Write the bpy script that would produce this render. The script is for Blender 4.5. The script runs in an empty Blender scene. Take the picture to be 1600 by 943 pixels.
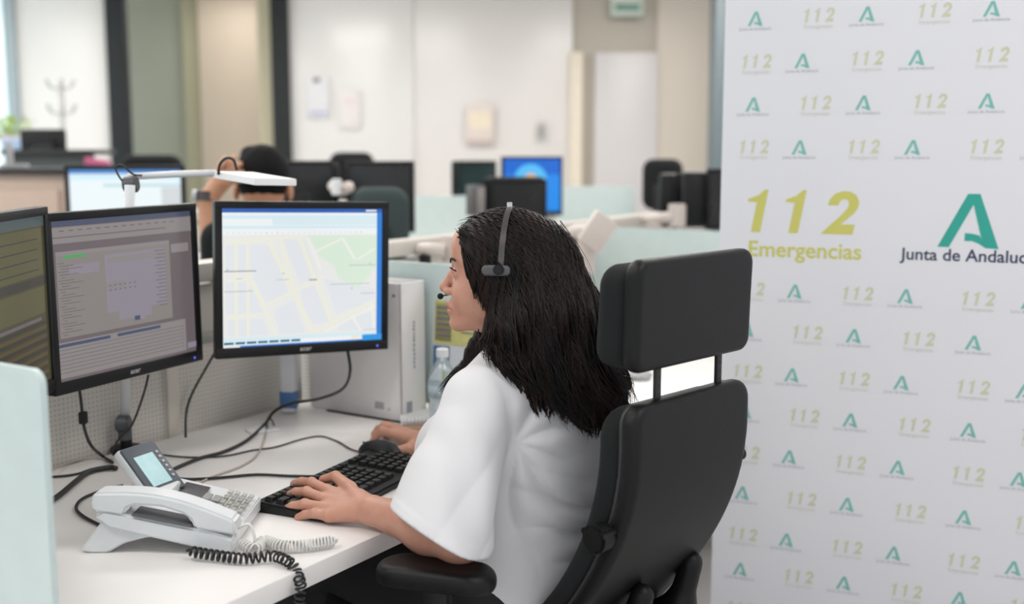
import bpy, bmesh, math, random
import numpy as np
from mathutils import Vector, Matrix
random.seed(7); rng = np.random.default_rng(7)
S = bpy.context.scene; COL = S.collection
# ------------------------------------------------------------------ camera, world, light, exposure
F_PX = 1750.; H = 1.40; PITCH = math.atan(236/F_PX); cP, sP = math.cos(PITCH), math.sin(PITCH)
cam = bpy.data.cameras.new('camera'); cam_o = bpy.data.objects.new('camera', cam); COL.objects.link(cam_o)
cam_o.location = (0, 0, H); cam_o.rotation_euler = (math.pi/2 - PITCH, 0, 0)
cam.sensor_width = 36; cam.lens = 36*F_PX/1600; cam.clip_start = .05
cam.dof.use_dof = True; cam.dof.focus_distance = 2.02; cam.dof.aperture_fstop = 2.0
S.camera = cam_o
S.view_settings.view_transform = 'Standard'; S.view_settings.look = 'None'
S.view_settings.exposure = 0.0; S.view_settings.gamma = 1; S.view_settings.use_curve_mapping = False
w = bpy.data.worlds.new('world'); S.world = w; w.use_nodes = True
w.node_tree.nodes['Background'].inputs[0].default_value = (.93, .96, 1, 1)
w.node_tree.nodes['Background'].inputs[1].default_value = 1.08
def area(loc, size, power, rot=(0, 0, 0), col=(1, .97, .93)):
    l = bpy.data.lights.new('ceiling_lamp', 'AREA'); l.shape = 'RECTANGLE'; l.size, l.size_y = size; l.energy = power; l.color = col
    o = bpy.data.objects.new('ceiling_lamp', l); COL.objects.link(o); o.location = loc; o.rotation_euler = rot
LAMPS = [(x, y) for y in (.9, 3.4, 5.7, 7.6) for x in (-4.1, -1.4, 1.3)]
for lx, ly in LAMPS: area((lx, ly, 2.93), (1.2, .6), (18 if ly < 5 else 30))
area((-2.5, 10.3, 2.9), (.8, .4), 9)

# ------------------------------------------------------------------ helpers
def ray(u, v):
    cx = (u-800)/F_PX; cy = (471.5-v)/F_PX
    return np.array([cx, cP+cy*sP, -sP+cy*cP])
def atz(u, v, z):
    r = ray(u, v); return np.array([0, 0, H]) + r*((z-H)/r[2])
def aty(u, v, Y):
    r = ray(u, v); return np.array([0, 0, H]) + r*(Y/r[1])
D = np.array([.536, .844, 0]); N = np.array([-.844, .536, 0]); Z = np.array([0, 0, 1.])
def ab(a, b, z=0): return D*a + N*b + Z*z
def catmull(P, n=8):
    P = [np.array(p, float) for p in P]; Q = [2*P[0]-P[1]] + P + [2*P[-1]-P[-2]]; out = []
    for i in range(1, len(Q)-2):
        for k in range(n):
            t = k/n; a, b, c, d = Q[i-1:i+3]
            out.append(.5*((2*b)+(-a+c)*t+(2*a-5*b+4*c-d)*t*t+(-a+3*b-3*c+d)*t**3))
    out.append(P[-1]); return out

_m = {}
def mat(name, col, rough=.5, metal=0, emit=None, es=1, noise=0, nscale=20, bump=0, bscale=200, spec=.5, alpha=None, trans=0, sss=0, coat=0, sheen=0, bdist=.002):
    if name in _m: return _m[name]
    m = bpy.data.materials.new(name); m.use_nodes = True; nt = m.node_tree; b = nt.nodes['Principled BSDF']
    c = tuple(col)+(1,)
    b.inputs['Base Color'].default_value = c; b.inputs['Roughness'].default_value = rough; b.inputs['Metallic'].default_value = metal
    b.inputs['Specular IOR Level'].default_value = spec
    if emit is not None:
        b.inputs['Emission Color'].default_value = tuple(emit)+(1,); b.inputs['Emission Strength'].default_value = es
    if alpha is not None: b.inputs['Alpha'].default_value = alpha
    if trans: b.inputs['Transmission Weight'].default_value = trans
    if sss:
        b.inputs['Subsurface Weight'].default_value = sss; b.inputs['Subsurface Radius'].default_value = (.012, .005, .003); b.inputs['Subsurface Scale'].default_value = 1
    if coat: b.inputs['Coat Weight'].default_value = coat
    if sheen: b.inputs['Sheen Weight'].default_value = sheen
    tc = nt.nodes.new('ShaderNodeTexCoord')
    if noise:
        n = nt.nodes.new('ShaderNodeTexNoise'); n.inputs['Scale'].default_value = nscale; n.inputs['Detail'].default_value = 4
        nt.links.new(tc.outputs['Object'], n.inputs['Vector'])
        r = nt.nodes.new('ShaderNodeValToRGB'); r.color_ramp.elements[0].position = .3; r.color_ramp.elements[1].position = .7
        r.color_ramp.elements[0].color = tuple(max(0, x*(1-noise)) for x in col)+(1,)
        r.color_ramp.elements[1].color = tuple(min(1, x*(1+noise)) for x in col)+(1,)
        nt.links.new(n.outputs[0], r.inputs[0]); nt.links.new(r.outputs[0], b.inputs['Base Color'])
    if bump:
        n = nt.nodes.new('ShaderNodeTexNoise'); n.inputs['Scale'].default_value = bscale; n.inputs['Detail'].default_value = 3
        nt.links.new(tc.outputs['Object'], n.inputs['Vector'])
        bp = nt.nodes.new('ShaderNodeBump'); bp.inputs['Strength'].default_value = bump; bp.inputs['Distance'].default_value = bdist
        nt.links.new(n.outputs[0], bp.inputs['Height']); nt.links.new(bp.outputs[0], b.inputs['Normal'])
    _m[name] = m; return m

WHITE = mat('white_laminate', (.83, .80, .785), .32, noise=.02, nscale=6)
PANEL = mat('partition_paint', (.56, .53, .49), .5, noise=.02)
RAIL = mat('rail_paint', (.56, .52, .47), .4, noise=.02)
BLACKP = mat('black_plastic', (.007, .007, .008), .40, spec=.32, bump=.2, bscale=900)
BLACKS = mat('black_satin', (.016, .016, .017), .45, noise=.1)
DARKF = mat('black_fabric', (.012, .013, .014), .85, spec=.2, bump=.5, bscale=1500, sheen=.05)
GREENF = mat('dark_green_fabric', (.035, .055, .055), .8, bump=.3, bscale=600)
FROST = mat('frosted_glass', (.66, .77, .76), .35, noise=.02, trans=.12, spec=.4)
WHITEP = mat('white_plastic', (.70, .72, .74), .35, noise=.02)
IVORY = mat('ivory_plastic', (.60, .53, .49), .4, noise=.02)
METAL = mat('steel', (.55, .55, .55), .3, 1, noise=.03)
CABLE = mat('black_cable', (.012, .012, .013), .5, noise=.1)
WCABLE = mat('white_cable', (.7, .69, .67), .4, noise=.03)
GREYD = mat('dark_grey_plastic', (.07, .075, .085), .45, noise=.05)

def link(o, parent=None):
    COL.objects.link(o)
    if parent is not None: o.parent = parent
    return o
def mesh_obj(name, V, Fc, m, parent=None, smooth=True, mats=None, mi=None):
    me = bpy.data.meshes.new(name); me.from_pydata([tuple(map(float, v)) for v in V], [], [tuple(map(int, f)) for f in Fc]); 
    for x in (mats or [m]): me.materials.append(x)
    if mi is not None: me.polygons.foreach_set('material_index', np.asarray(mi, dtype=np.int32))
    me.polygons.foreach_set('use_smooth', [smooth]*len(me.polygons)); me.update()
    return link(bpy.data.objects.new(name, me), parent)
def bm_obj(name, bm, m, parent=None, smooth=False, mats=None, auto=None):
    bmesh.ops.recalc_face_normals(bm, faces=bm.faces)
    me = bpy.data.meshes.new(name); bm.to_mesh(me); bm.free()
    for x in (mats or [m]): me.materials.append(x)
    me.polygons.foreach_set('use_smooth', [smooth or auto is not None]*len(me.polygons))
    if auto is not None and hasattr(me, 'set_sharp_from_angle'): me.set_sharp_from_angle(angle=math.radians(auto))
    return link(bpy.data.objects.new(name, me), parent)
def thing(name, label, cat, loc=(0, 0, 0), rot=(0, 0, 0), group=None):
    o = bpy.data.objects.new(name, None); COL.objects.link(o); o.empty_display_size = .05
    o.location = [float(x) for x in loc]; o.rotation_euler = rot; o['label'] = label; o['category'] = cat
    if group: o['group'] = group
    return o
def tag(o, label, cat, group=None):
    o['label'] = label; o['category'] = cat
    if group: o['group'] = group
    return o
def struct(o): o['kind'] = 'structure'; return o
def frame3(x, y, z=None, o=(0, 0, 0)):
    x = Vector([float(k) for k in x]).normalized(); y = Vector([float(k) for k in y])
    z = x.cross(y).normalized() if z is None else Vector([float(k) for k in z]).normalized(); y = z.cross(x).normalized()
    M = Matrix((x, y, z)).transposed().to_4x4(); M.translation = Vector([float(k) for k in o]); return M
def bbox(bm, c, s, M=None, bev=0, seg=2, mi=0):
    r = bmesh.ops.create_cube(bm, size=1); vs = r['verts']
    for v in vs: v.co = Vector((v.co.x*s[0]+c[0], v.co.y*s[1]+c[1], v.co.z*s[2]+c[2]))
    fs = list({f for v in vs for f in v.link_faces})
    if bev:
        es = list({e for v in vs for e in v.link_edges})
        r2 = bmesh.ops.bevel(bm, geom=es, offset=bev, segments=seg, affect='EDGES', profile=.5)
        vs = list({v for f in r2['faces'] for v in f.verts} | {v for v in vs if v.is_valid})
        fs = list({f for v in vs for f in v.link_faces})
    for f in fs: f.material_index = mi
    if M is not None:
        for v in vs: v.co = M @ v.co
    return vs
def cyl(bm, a, b, r, r2=None, n=20, mi=0, bev=0):
    a, b = Vector([float(x) for x in a]), Vector([float(x) for x in b]); d = b-a
    M = Matrix.Translation((a+b)/2) @ d.to_track_quat('Z', 'Y').to_matrix().to_4x4()
    q = bmesh.ops.create_cone(bm, cap_ends=True, segments=n, radius1=r, radius2=r if r2 is None else r2, depth=d.length, matrix=M)
    fs = {f for v in q['verts'] for f in v.link_faces}
    for f in fs: f.material_index = mi
    if bev:
        es = [e for e in {e for v in q['verts'] for e in v.link_edges} if any(len(f.verts) > 4 for f in e.link_faces)]
        bmesh.ops.bevel(bm, geom=es, offset=bev, segments=2, affect='EDGES')
    return q['verts']
def box_obj(name, c, s, m, parent=None, bev=.002, M=None, seg=2):
    bm = bmesh.new(); bbox(bm, c, s, M, bev, seg); return bm_obj(name, bm, m, parent, auto=40)
def tubes(paths, n=8):
    """paths: list of (points Nx3, radii N) -> V,F"""
    V, Fc = [], []; off = 0
    for P, R in paths:
        P = np.asarray(P, float); R = np.broadcast_to(np.asarray(R, float), (len(P),))
        T = np.gradient(P, axis=0); T /= np.linalg.norm(T, axis=1)[:, None]+1e-12
        up = np.array([0, 0, 1.]) if abs(T[0][2]) < .9 else np.array([1., 0, 0]); u = np.cross(T[0], up); u /= np.linalg.norm(u)
        for i in range(len(P)):
            u = u-T[i]*(u@T[i]); u /= np.linalg.norm(u)+1e-12; v = np.cross(T[i], u)
            for k in range(n):
                a = 2*math.pi*k/n; V.append(P[i]+R[i]*(math.cos(a)*u+math.sin(a)*v))
        for i in range(len(P)-1):
            for k in range(n):
                a = off+i*n+k; b = off+i*n+(k+1) % n; Fc.append((a, b, b+n, a+n))
        Fc.append(tuple(off+k for k in range(n))[::-1]); Fc.append(tuple(off+(len(P)-1)*n+k for k in range(n)))
        off += len(P)*n
    return V, Fc
def tube_obj(name, P, r, m, parent=None, n=8, smooth_n=8):
    V, Fc = tubes([(catmull(P, smooth_n) if smooth_n else P, r)], n); return mesh_obj(name, V, Fc, m, parent)
def poly_obj(name, pts, m, depth, parent=None, bev=0, M=None, axis=1, mats=None):
    """extrude 2D outline (x,z) along y by depth (0..depth)"""
    bm = bmesh.new(); a = [bm.verts.new((x, 0, z)) for x, z in pts]; f = bm.faces.new(a)
    r = bmesh.ops.extrude_face_region(bm, geom=[f]); vs = [v for v in r['geom'] if isinstance(v, bmesh.types.BMVert)]
    bmesh.ops.translate(bm, verts=vs, vec=(0, depth, 0))
    if bev: bmesh.ops.bevel(bm, geom=bm.edges[:], offset=bev, segments=3, affect='EDGES')
    if M is not None: bmesh.ops.transform(bm, matrix=M, verts=bm.verts)
    return bm_obj(name, bm, m, parent, auto=35, mats=mats)
def lathe(bm, prof, M=None, n=24, mi=0):
    rings = []
    for r, z in prof: rings.append([bm.verts.new((r*math.cos(2*math.pi*k/n), r*math.sin(2*math.pi*k/n), z)) for k in range(n)])
    fs = []
    for a, b in zip(rings[:-1], rings[1:]):
        for k in range(n): fs.append(bm.faces.new((a[k], a[(k+1) % n], b[(k+1) % n], b[k])))
    fs.append(bm.faces.new(rings[0][::-1])); fs.append(bm.faces.new(rings[-1]))
    for f in fs: f.material_index = mi
    if M is not None:
        for rr in rings:
            for v in rr: v.co = M @ v.co
_tx = {}
def text_geo(s, size, shear=0, bold=0, spacing=1, align='CENTER'):
    key = (s, size, shear, bold, spacing, align)
    if key in _tx: return _tx[key]
    c = bpy.data.curves.new('lettering', 'FONT'); c.body = s; c.size = size; c.shear = shear; c.offset = bold; c.space_character = spacing
    c.align_x = align; c.resolution_u = 4
    o = bpy.data.objects.new('lettering', c); COL.objects.link(o); dg = bpy.context.evaluated_depsgraph_get()
    me = bpy.data.meshes.new_from_object(o.evaluated_get(dg))
    V = np.array([v.co[:] for v in me.vertices]).reshape(-1, 3); Fc = [tuple(p.vertices) for p in me.polygons]
    bpy.data.objects.remove(o); bpy.data.curves.remove(c); bpy.data.meshes.remove(me)
    _tx[key] = (V, Fc); return V, Fc

# ---- implicit surfaces
def smin(a, b, k):
    h = np.clip(.5+.5*(b-a)/k, 0, 1); return b*(1-h)+a*h-k*h*(1-h)
def smax(a, b, k): return -smin(-a, -b, k)
def sd_sph(p, c, r): return np.linalg.norm(p-np.asarray(c), axis=1)-r
def sd_ell(p, c, r):
    q = p-np.asarray(c); r = np.asarray(r); k0 = np.linalg.norm(q/r, axis=1); k1 = np.linalg.norm(q/(r*r), axis=1)+1e-9
    return k0*(k0-1)/k1
def sd_cone(p, a, b, ra, rb):
    a = np.asarray(a, float); b = np.asarray(b, float); ba = b-a; h = np.clip((p-a)@ba/(ba@ba), 0, 1)
    return np.linalg.norm(p-a-h[:, None]*ba, axis=1)-(ra+(rb-ra)*h)
def sd_chain(p, P, R, k=.004):
    d = None
    for i in range(len(P)-1):
        e = sd_cone(p, P[i], P[i+1], R[i], R[i+1]); d = e if d is None else smin(d, e, k)
    return d
def sd_slab(p2, t, hw, hh, rc, re, ht):
    """p2: (x,z) rounded rectangle; t thickness coordinate"""
    qx = np.abs(p2[:, 0])-hw+rc; qz = np.abs(p2[:, 1])-hh+rc
    d2 = np.minimum(np.maximum(qx, qz), 0)+np.hypot(np.maximum(qx, 0), np.maximum(qz, 0))-rc
    a = d2+re; b = np.abs(t)-ht+re
    return np.minimum(np.maximum(a, b), 0)+np.hypot(np.maximum(a, 0), np.maximum(b, 0))-re
def sdf_mesh(fn, lo, hi, h, B=20, margin=.01):
    lo = np.floor(np.array(lo)/h).astype(int); hi = np.ceil(np.array(hi)/h).astype(int)
    n = hi-lo; nb = -(-n//B); G = (n+4*B).astype(np.int64)
    bc = np.stack(np.meshgrid(*[np.arange(k) for k in nb], indexing='ij'), -1).reshape(-1, 3)
    cen = (lo+(bc+.5)*B)*h; d = fn(cen); keep = bc[np.abs(d) < B*h*.9+margin]
    ids, pos, quads = [], [], []
    ar = np.arange(-1, B+1)
    g = np.stack(np.meshgrid(ar, ar, ar, indexing='ij'), -1)
    for b in keep:
        base = b*B; idx = g+base; P = (idx+lo)*h
        V = fn(P.reshape(-1, 3)).reshape(B+2, B+2, B+2); Sg = V < 0
        if Sg.all() or not Sg.any(): continue
        c8 = [Sg[i:B+1+i, j:B+1+j, k:B+1+k] for i in (0, 1) for j in (0, 1) for k in (0, 1)]
        act = np.logical_or.reduce(c8) & ~np.logical_and.reduce(c8)
        acc = np.zeros((B+1,)*3+(3,)); cnt = np.zeros((B+1,)*3)
        for ax in range(3):
            o1, o2 = [a for a in range(3) if a != ax]
            for e1 in (0, 1):
                for e2 in (0, 1):
                    s0 = [0, 0, 0]; s0[o1] = e1; s0[o2] = e2; s1 = list(s0); s1[ax] = 1
                    A = V[s0[0]:B+1+s0[0], s0[1]:B+1+s0[1], s0[2]:B+1+s0[2]]; C = V[s1[0]:B+1+s1[0], s1[1]:B+1+s1[1], s1[2]:B+1+s1[2]]
                    x = (A < 0) != (C < 0); t = np.where(x, A/np.where(x, A-C, 1), 0)
                    off = np.zeros((B+1,)*3+(3,)); off[..., o1] = e1; off[..., o2] = e2; off[..., ax] = t
                    acc += off*x[..., None]; cnt += x
        ai = np.argwhere(act); gp = ai-1+base
        pos.append((gp+lo+acc[act]/cnt[act][:, None])*h); gg = gp+1
        ids.append((gg[:, 0]*G[1]+gg[:, 1])*G[2]+gg[:, 2])
        for ax in range(3):
            s0 = Sg[1:B+1, 1:B+1, 1:B+1]; sl = [slice(1, B+1)]*3; sl[ax] = slice(2, B+2); s1 = Sg[tuple(sl)]
            x = np.argwhere(s0 != s1)
            if len(x) == 0: continue
            flip = s0[tuple(x.T)]; p = x+base+1; o1, o2 = [(1, 2), (2, 0), (0, 1)][ax]
            def cid(da, db):
                q = p.copy(); q[:, o1] += da; q[:, o2] += db; return (q[:, 0]*G[1]+q[:, 1])*G[2]+q[:, 2]
            Q = np.stack([cid(-1, -1), cid(0, -1), cid(0, 0), cid(-1, 0)], 1); Q[~flip] = Q[~flip][:, ::-1]; quads.append(Q)
    ids = np.concatenate(ids); pos = np.concatenate(pos); Q = np.concatenate(quads)
    u, first = np.unique(ids, return_index=True); V = pos[first]; qi = np.searchsorted(u, Q)
    ok = (qi < len(u)).all(1); qi = qi[ok]; ok = (u[qi] == Q[ok]).all(1)
    return V, qi[ok]
def fast_obj(name, V, Q, m, parent=None, mats=None, mi=None, smooth=True):
    V = np.ascontiguousarray(V, dtype=np.float32); Q = np.ascontiguousarray(Q, dtype=np.int32); k = Q.shape[1]
    me = bpy.data.meshes.new(name); me.vertices.add(len(V)); me.vertices.foreach_set('co', V.ravel())
    me.loops.add(Q.size); me.loops.foreach_set('vertex_index', Q.ravel()); me.polygons.add(len(Q))
    me.polygons.foreach_set('loop_start', np.arange(0, Q.size, k, dtype=np.int32)); me.polygons.foreach_set('loop_total', np.full(len(Q), k, dtype=np.int32))
    for x in (mats or [m]): me.materials.append(x)
    if mi is not None: me.polygons.foreach_set('material_index', np.asarray(mi, dtype=np.int32))
    me.polygons.foreach_set('use_smooth', np.full(len(Q), smooth)); me.update(calc_edges=True); me.validate()
    return link(bpy.data.objects.new(name, me), parent)
def grad(fn, P, e=.001):
    g = np.stack([fn(P+np.eye(3)[i]*e)-fn(P-np.eye(3)[i]*e) for i in range(3)], 1)
    return g/(np.linalg.norm(g, axis=1)[:, None]+1e-9)

# ------------------------------------------------------------------ setting
FLOORM = mat('floor_vinyl', (.56, .545, .53), .45, noise=.06, nscale=3)
WALLM = mat('white_wall_panel', (.76, .74, .72), .35, noise=.015, nscale=.6)
struct(box_obj('floor', (0, 4, -.05), (14, 14, .1), FLOORM, bev=0))
struct(box_obj('ceiling', (0, 4.5, 3.05), (14, 13, .1), mat('ceiling_tile', (.75, .75, .74), .8, noise=.02), bev=0))
for lx, ly in LAMPS:
    t = thing('ceiling_light', 'recessed rectangular ceiling light above the office', 'ceiling light', (lx, ly, 2.965), group='ceiling lights')
    box_obj('housing', (0, 0, .016), (1.26, .66, .02), WHITEP, t)
    box_obj('diffuser', (0, 0, 0), (1.2, .6, .012), mat('lamp_diffuser', (.9, .9, .9), .5, emit=(1, .97, .93), es=3), t)
YB = 9.5
def bx2(name, u0, u1, Y, z0, z1, th, m, bev=.003):     # upright slab facing the room between two bearings
    x0 = (u0-800)/F_PX*Y/ (cP) ; x1 = (u1-800)/F_PX*Y/(cP)
    return box_obj(name, ((x0+x1)/2, Y+th/2, (z0+z1)/2), (x1-x0, th, z1-z0), m, bev=bev)
# window wall at the left, glazed office front, recess to corridor, doors
GLZ = mat('window_glass', (.72, .84, .86), .2, emit=(.75, .9, .95), es=.55, noise=.02)
struct(bx2('window_1', -420, 30, YB, 0, 3, .04, GLZ))
struct(bx2('trim_1', 30, 46, YB-.05, 0, 3, .1, mat('blue_grey_mullion', (.33, .40, .43), .4, noise=.05)))
struct(bx2('wall_back', 46, 186, YB, 0, 3, .12, WALLM))
COLM = mat('charcoal_column', (.022, .025, .026), .6, spec=.2, noise=.08)
struct(bx2('trim_2', 184, 213, YB-.06, 0, 3, .1, COLM))
struct(bx2('trim_3', 434, 461, YB-.06, 0, 3, .1, COLM))
struct(bx2('trim_4', 1108, 1136, YB-.9, 0, 3, .25, mat('slate_column', (.14, .18, .2), .4, noise=.08)))
struct(bx2('wall_recess_left', 205, 312, YB+1.6, 0, 3, .1, mat('olive_grey_dim_side', (.36, .37, .29), .5, noise=.06, nscale=.8)))  # greenish wall hue; the recess light gradient is put into these panel colours
struct(bx2('wall_recess_middle', 300, 330, YB+1.5, 0, 3, .1, mat('olive_yellow_mid_tone', (.42, .39, .26), .5, noise=.04, nscale=.8)))  # middle step of the painted light gradient
struct(bx2('wall_recess_right', 325, 425, YB+1.4, 0, 3, .1, mat('beige_lit_side', (.60, .50, .39), .5, noise=.04, nscale=.8)))  # beige wall hue with its brighter light painted in
struct(bx2('door_1', 414, 436, YB+.3, 0, 3, .06, mat('cream_door', (.52, .47, .33), .5, noise=.03)))
struct(bx2('wall_board', 461, 650, YB, 0, 3, .12, mat('glossy_white_board', (.70, .68, .665), .25, noise=.01, nscale=.6)))
struct(bx2('wall_centre', 648, 892, YB+.02, 0, 3, .12, mat('pale_wall', (.66, .63, .61), .3, noise=.07, nscale=.5)))
struct(bx2('trim_5', 888, 908, YB-.03, 0, 2.21, .14, mat('cream_frame', (.72, .64, .53), .5, noise=.03)))
struct(bx2('wall_greige', 890, 1024, YB+.05, 0, 3, .12, mat('greige_wall', (.44, .40, .34), .5, noise=.04, nscale=.7)))
struct(bx2('door_2', 926, 1022, YB, 0, 2.21, .06, mat('pale_lilac_door', (.60, .57, .57), .35, noise=.03, nscale=.8)))
struct(bx2('wall_right', 1020, 1500, YB+.02, 0, 3, .12, mat('sand_wall', (.58, .52, .45), .5, noise=.02, nscale=.7)))
struct(box_obj('wall_left', (-6.5, 5.2, 1.5), (.1, 9, 3), GLZ, bev=0))
# papers on the back wall
def paper(u, v, wpx, hpx, col, label, marks):
    Y = YB-.02; c = aty(u, v, Y); t = thing('wall_notice', label, 'notice', c)
    ww, hh = wpx/F_PX*Y, hpx/F_PX*Y
    box_obj('sheet', (0, 0, 0), (ww, .004, hh), mat('notice_paper_%d' % u, col, .7, noise=.02), t, bev=.001)
    for i, (x, z, sw, sh, cc) in enumerate(marks):
        box_obj('printed_block', (x*ww, -.003, z*hh), (sw*ww, .003, sh*hh), mat('notice_ink_%d_%d' % (u, i), cc, .7, noise=.05), t, bev=0)
paper(497, 152, 34, 62, (.68, .67, .69), 'white notice with violet print on the white board left of the others', [(-.05, .42, .3, .1, (.12, .12, .15)), (0, -.38, .8, .1, (.45, .45, .6))])
paper(546, 170, 34, 60, (.71, .67, .655), 'faint pinkish sheet on the white board', [(0, .2, .6, .1, (.72, .6, .58))])
paper(750, 195, 44, 62, (.68, .60, .55), 'orange tinted chart on the pale wall above the screens', [(0, -.42, .9, .1, (.5, .4, .38)), (0, .1, .7, .4, (.76, .67, .52))])
paper(846, 205, 12, 28, (.5, .48, .47), 'small dark grey plate on the wall beside the door frame', [(0, 0, .4, .6, (.2, .2, .2))])
sg = aty(980, 10, YB-.05); t = thing('exit_sign', 'green blurred sign high above the lilac door', 'sign', sg)
box_obj('sign_panel', (0, 0, 0), (.27, .03, .16), mat('sign_pale', (.50, .56, .50), .5, noise=.03), t); box_obj('sign_legend', (0, -.017, -.01), (.2, .005, .05), mat('sign_green', (.1, .22, .17), .5, noise=.1), t, bev=0)
# coat stand
c = aty(100, 240, 7.4); t = thing('coat_stand', 'slim grey coat stand against the white wall at left', 'coat stand', (c[0], 7.4, 0))
GR = mat('grey_steel_tube', (.40, .39, .39), .4, noise=.05)
bm = bmesh.new(); cyl(bm, (0, 0, .02), (0, 0, 1.86), .018); bm_obj('pole', bm, GR, t, smooth=True)
bm = bmesh.new(); cyl(bm, (0, 0, 0), (0, 0, .03), .2, n=32, bev=.008); bm_obj('base', bm, GR, t, auto=40)
for zz in (1.86, 1.7):
    for k in range(6):
        a = k*math.pi/3; dx, dy = math.cos(a), math.sin(a)
        tube_obj('hook', [(0, 0, zz-.06), (dx*.07, dy*.07, zz-.05), (dx*.10, dy*.10, zz-.0)], .005, GR, t)

# ------------------------------------------------------------------ the printed banner
bo = np.array([.52, 2.8, 0]); bd = np.array([.93, -.366, 0]); bd /= np.linalg.norm(bd)
MB = frame3(bd, (-bd[1], bd[0], 0), (0, 0, 1), bo)      # local x along, z up, front = -y
ban = thing('backdrop_banner', 'tall white fabric backdrop printed with repeated green and yellow emblems', 'banner'); ban.matrix_world = MB
FAB = mat('banner_fabric', (.76, .76, .80), .65, noise=.008, nscale=3)
box_obj('fabric', (.95, .003, 1.11), (1.9, .006, 2.1), FAB, ban, bev=0)
bm = bmesh.new()
for z_ in (.05, 2.17): cyl(bm, (-.01, .012, z_), (1.91, .012, z_), .014)
for s_ in (.02, .95, 1.88): cyl(bm, (s_, .014, .0), (s_, .014, 2.17), .012)
bm_obj('frame', bm, METAL, ban, smooth=True)
def emblem(cx, cz, w_, h_):   # open letter A with a curved foot
    L, R, T, B_ = cx-w_/2, cx+w_/2, cz+h_/2, cz-h_/2; V = []; Fs = []
    def quad(*p): n = len(V); V.extend(p); Fs.append(tuple(range(n, n+len(p))))
    tl, tr = cx-.04*w_, cx+.16*w_; wl = .2*w_
    quad((L, B_), (L+wl*.95, B_), (cx+.06*w_, T-.2*h_), (cx+.06*w_, T), (tl, T))
    quad((cx+.06*w_, T), (cx+.06*w_, T-.2*h_), (R-.30*w_, B_+.22*h_), (R-.22*w_, B_+.0*h_), (R, B_-.015*h_), (tr, T))
    arc0 = [(cx-.06*w_, B_+.27*h_), (cx+.06*w_, B_+.262*h_), (cx+.17*w_, B_+.235*h_), (R-.30*w_, B_+.20*h_)]
    arc1 = [(cx-.06*w_, B_+.12*h_), (cx+.06*w_, B_+.125*h_), (cx+.17*w_, B_+.08*h_), (R-.2*w_, B_-.01*h_)]
    for i in range(3): quad(arc1[i], arc1[i+1], arc0[i+1], arc0[i])
    return V, Fs
def one(x, zb, w_, h_, sh):   # slanted heavy 1 ; returns outline
    p = [(.30, 0), (.62, 0), (.80, 1.0), (.68, 1.0), (.50, .90), (.20, .79), (.22, .70), (.43, .71)]
    p = [(.22, 0), (.55, 0), (.82, 1.0), (.70, 1.0), (.45, .86), (.10, .78), (.08, .72), (.41, .70)]
    return [(x+a*w_, zb+b*h_) for a, b in p]
def two_faces(x, zb, w_, h_):
    out = [(.10, .66), (.16, .80), (.28, .92), (.48, .985), (.68, .98), (.84, .90), (.92, .76), (.90, .62), (.80, .49), (.62, .35), (.46, .23), (.83, .23), (.78, 0)]
    inn = [(.38, .66), (.41, .74), (.47, .79), (.54, .80), (.60, .79), (.64, .755), (.655, .70), (.64, .62), (.56, .53), (.40, .38), (.16, .19), (-.06, .0), (-.06, .0)]
    V = [(x+a*w_, zb+b*h_) for a, b in out+inn]; n = len(out); Fs = [(i, i+1, n+i+1, n+i) for i in range(n-3)]
    Fs.append((n-3, n-2, n-1, n+n-2, n+n-3)); return V, Fs
def numerals(x0, zb, w_, h_):
    V, Fs = [], []
    for k, xx in enumerate((0, .34)):
        o = one(x0+xx*w_, zb, .25*w_, h_, 0); n = len(V); V += o; Fs += [(n+0, n+1, n+2, n+7), (n+7, n+2, n+3, n+4), (n+7, n+4, n+5, n+6)]
    v2, f2 = two_faces(x0+.70*w_, zb, .33*w_, h_); n = len(V); V += v2; Fs += [tuple(n+i for i in f) for f in f2]
    return V, Fs
def printed(name, geos, m, y=-.0006, label=None):
    V, Fs = [], []
    for v, f in geos:
        n = len(V); V += [(p[0], y, p[1]) for p in v]; Fs += [tuple(n+i for i in q) for q in f]
    o = mesh_obj(name, V, Fs, m, ban, smooth=False)
    if label: o['label'] = label
    return o
def txt(s, cx, cz, width, size, bold=0, align='CENTER'):
    V, Fc = text_geo(s, size, 0, bold); V = V.copy(); x0, x1 = V[:, 0].min(), V[:, 0].max(); k = width/(x1-x0)
    return [((p[0]-(x0+x1)/2)*k+cx, (p[1])*k+cz) for p in V], Fc
YEL = mat('print_yellow', (.60, .58, .15), .7, noise=.02); TEAL = mat('print_teal', (.03, .37, .30), .7, noise=.03); NAVY = mat('print_navy', (.04, .05, .11), .7, noise=.03)
YELF = mat('print_pale_yellow', (.62, .62, .46), .7, noise=.02); TEALF = mat('print_soft_teal', (.20, .50, .45), .7, noise=.03)
NAVF = mat('print_pale_grey', (.42, .43, .50), .7, noise=.02); YELT = mat('print_faint_yellow', (.63, .62, .56), .7, noise=.02)
printed('large_numerals', [numerals(.062, 1.201, .268, .105)], YEL, label='large yellow 112 numerals')
printed('large_lettering', [txt('Emergencias', .207, 1.142, .268, .04, .0007)], YEL, label='yellow lettering reading Emergencias')
printed('large_emblem', [emblem(.576, 1.240, .132, .124)], TEAL, label='large green open letter A emblem')
printed('large_lettering', [txt('Junta de Andalucía', .578, 1.146, .300, .04, .0006)], NAVY, label='dark blue lettering reading Junta de Andalucía')
rows = [(1.712, 0), (1.609, 1), (1.508, 0), (1.404, 1), (1.054, 1), (.952, 0), (.845, 1), (.743, 0), (.636, 1), (.530, 0), (.420, 1), (.327, 0), (.22, 1), (.12, 0), (1.815, 1), (1.92, 0), (2.02, 1)]
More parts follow.
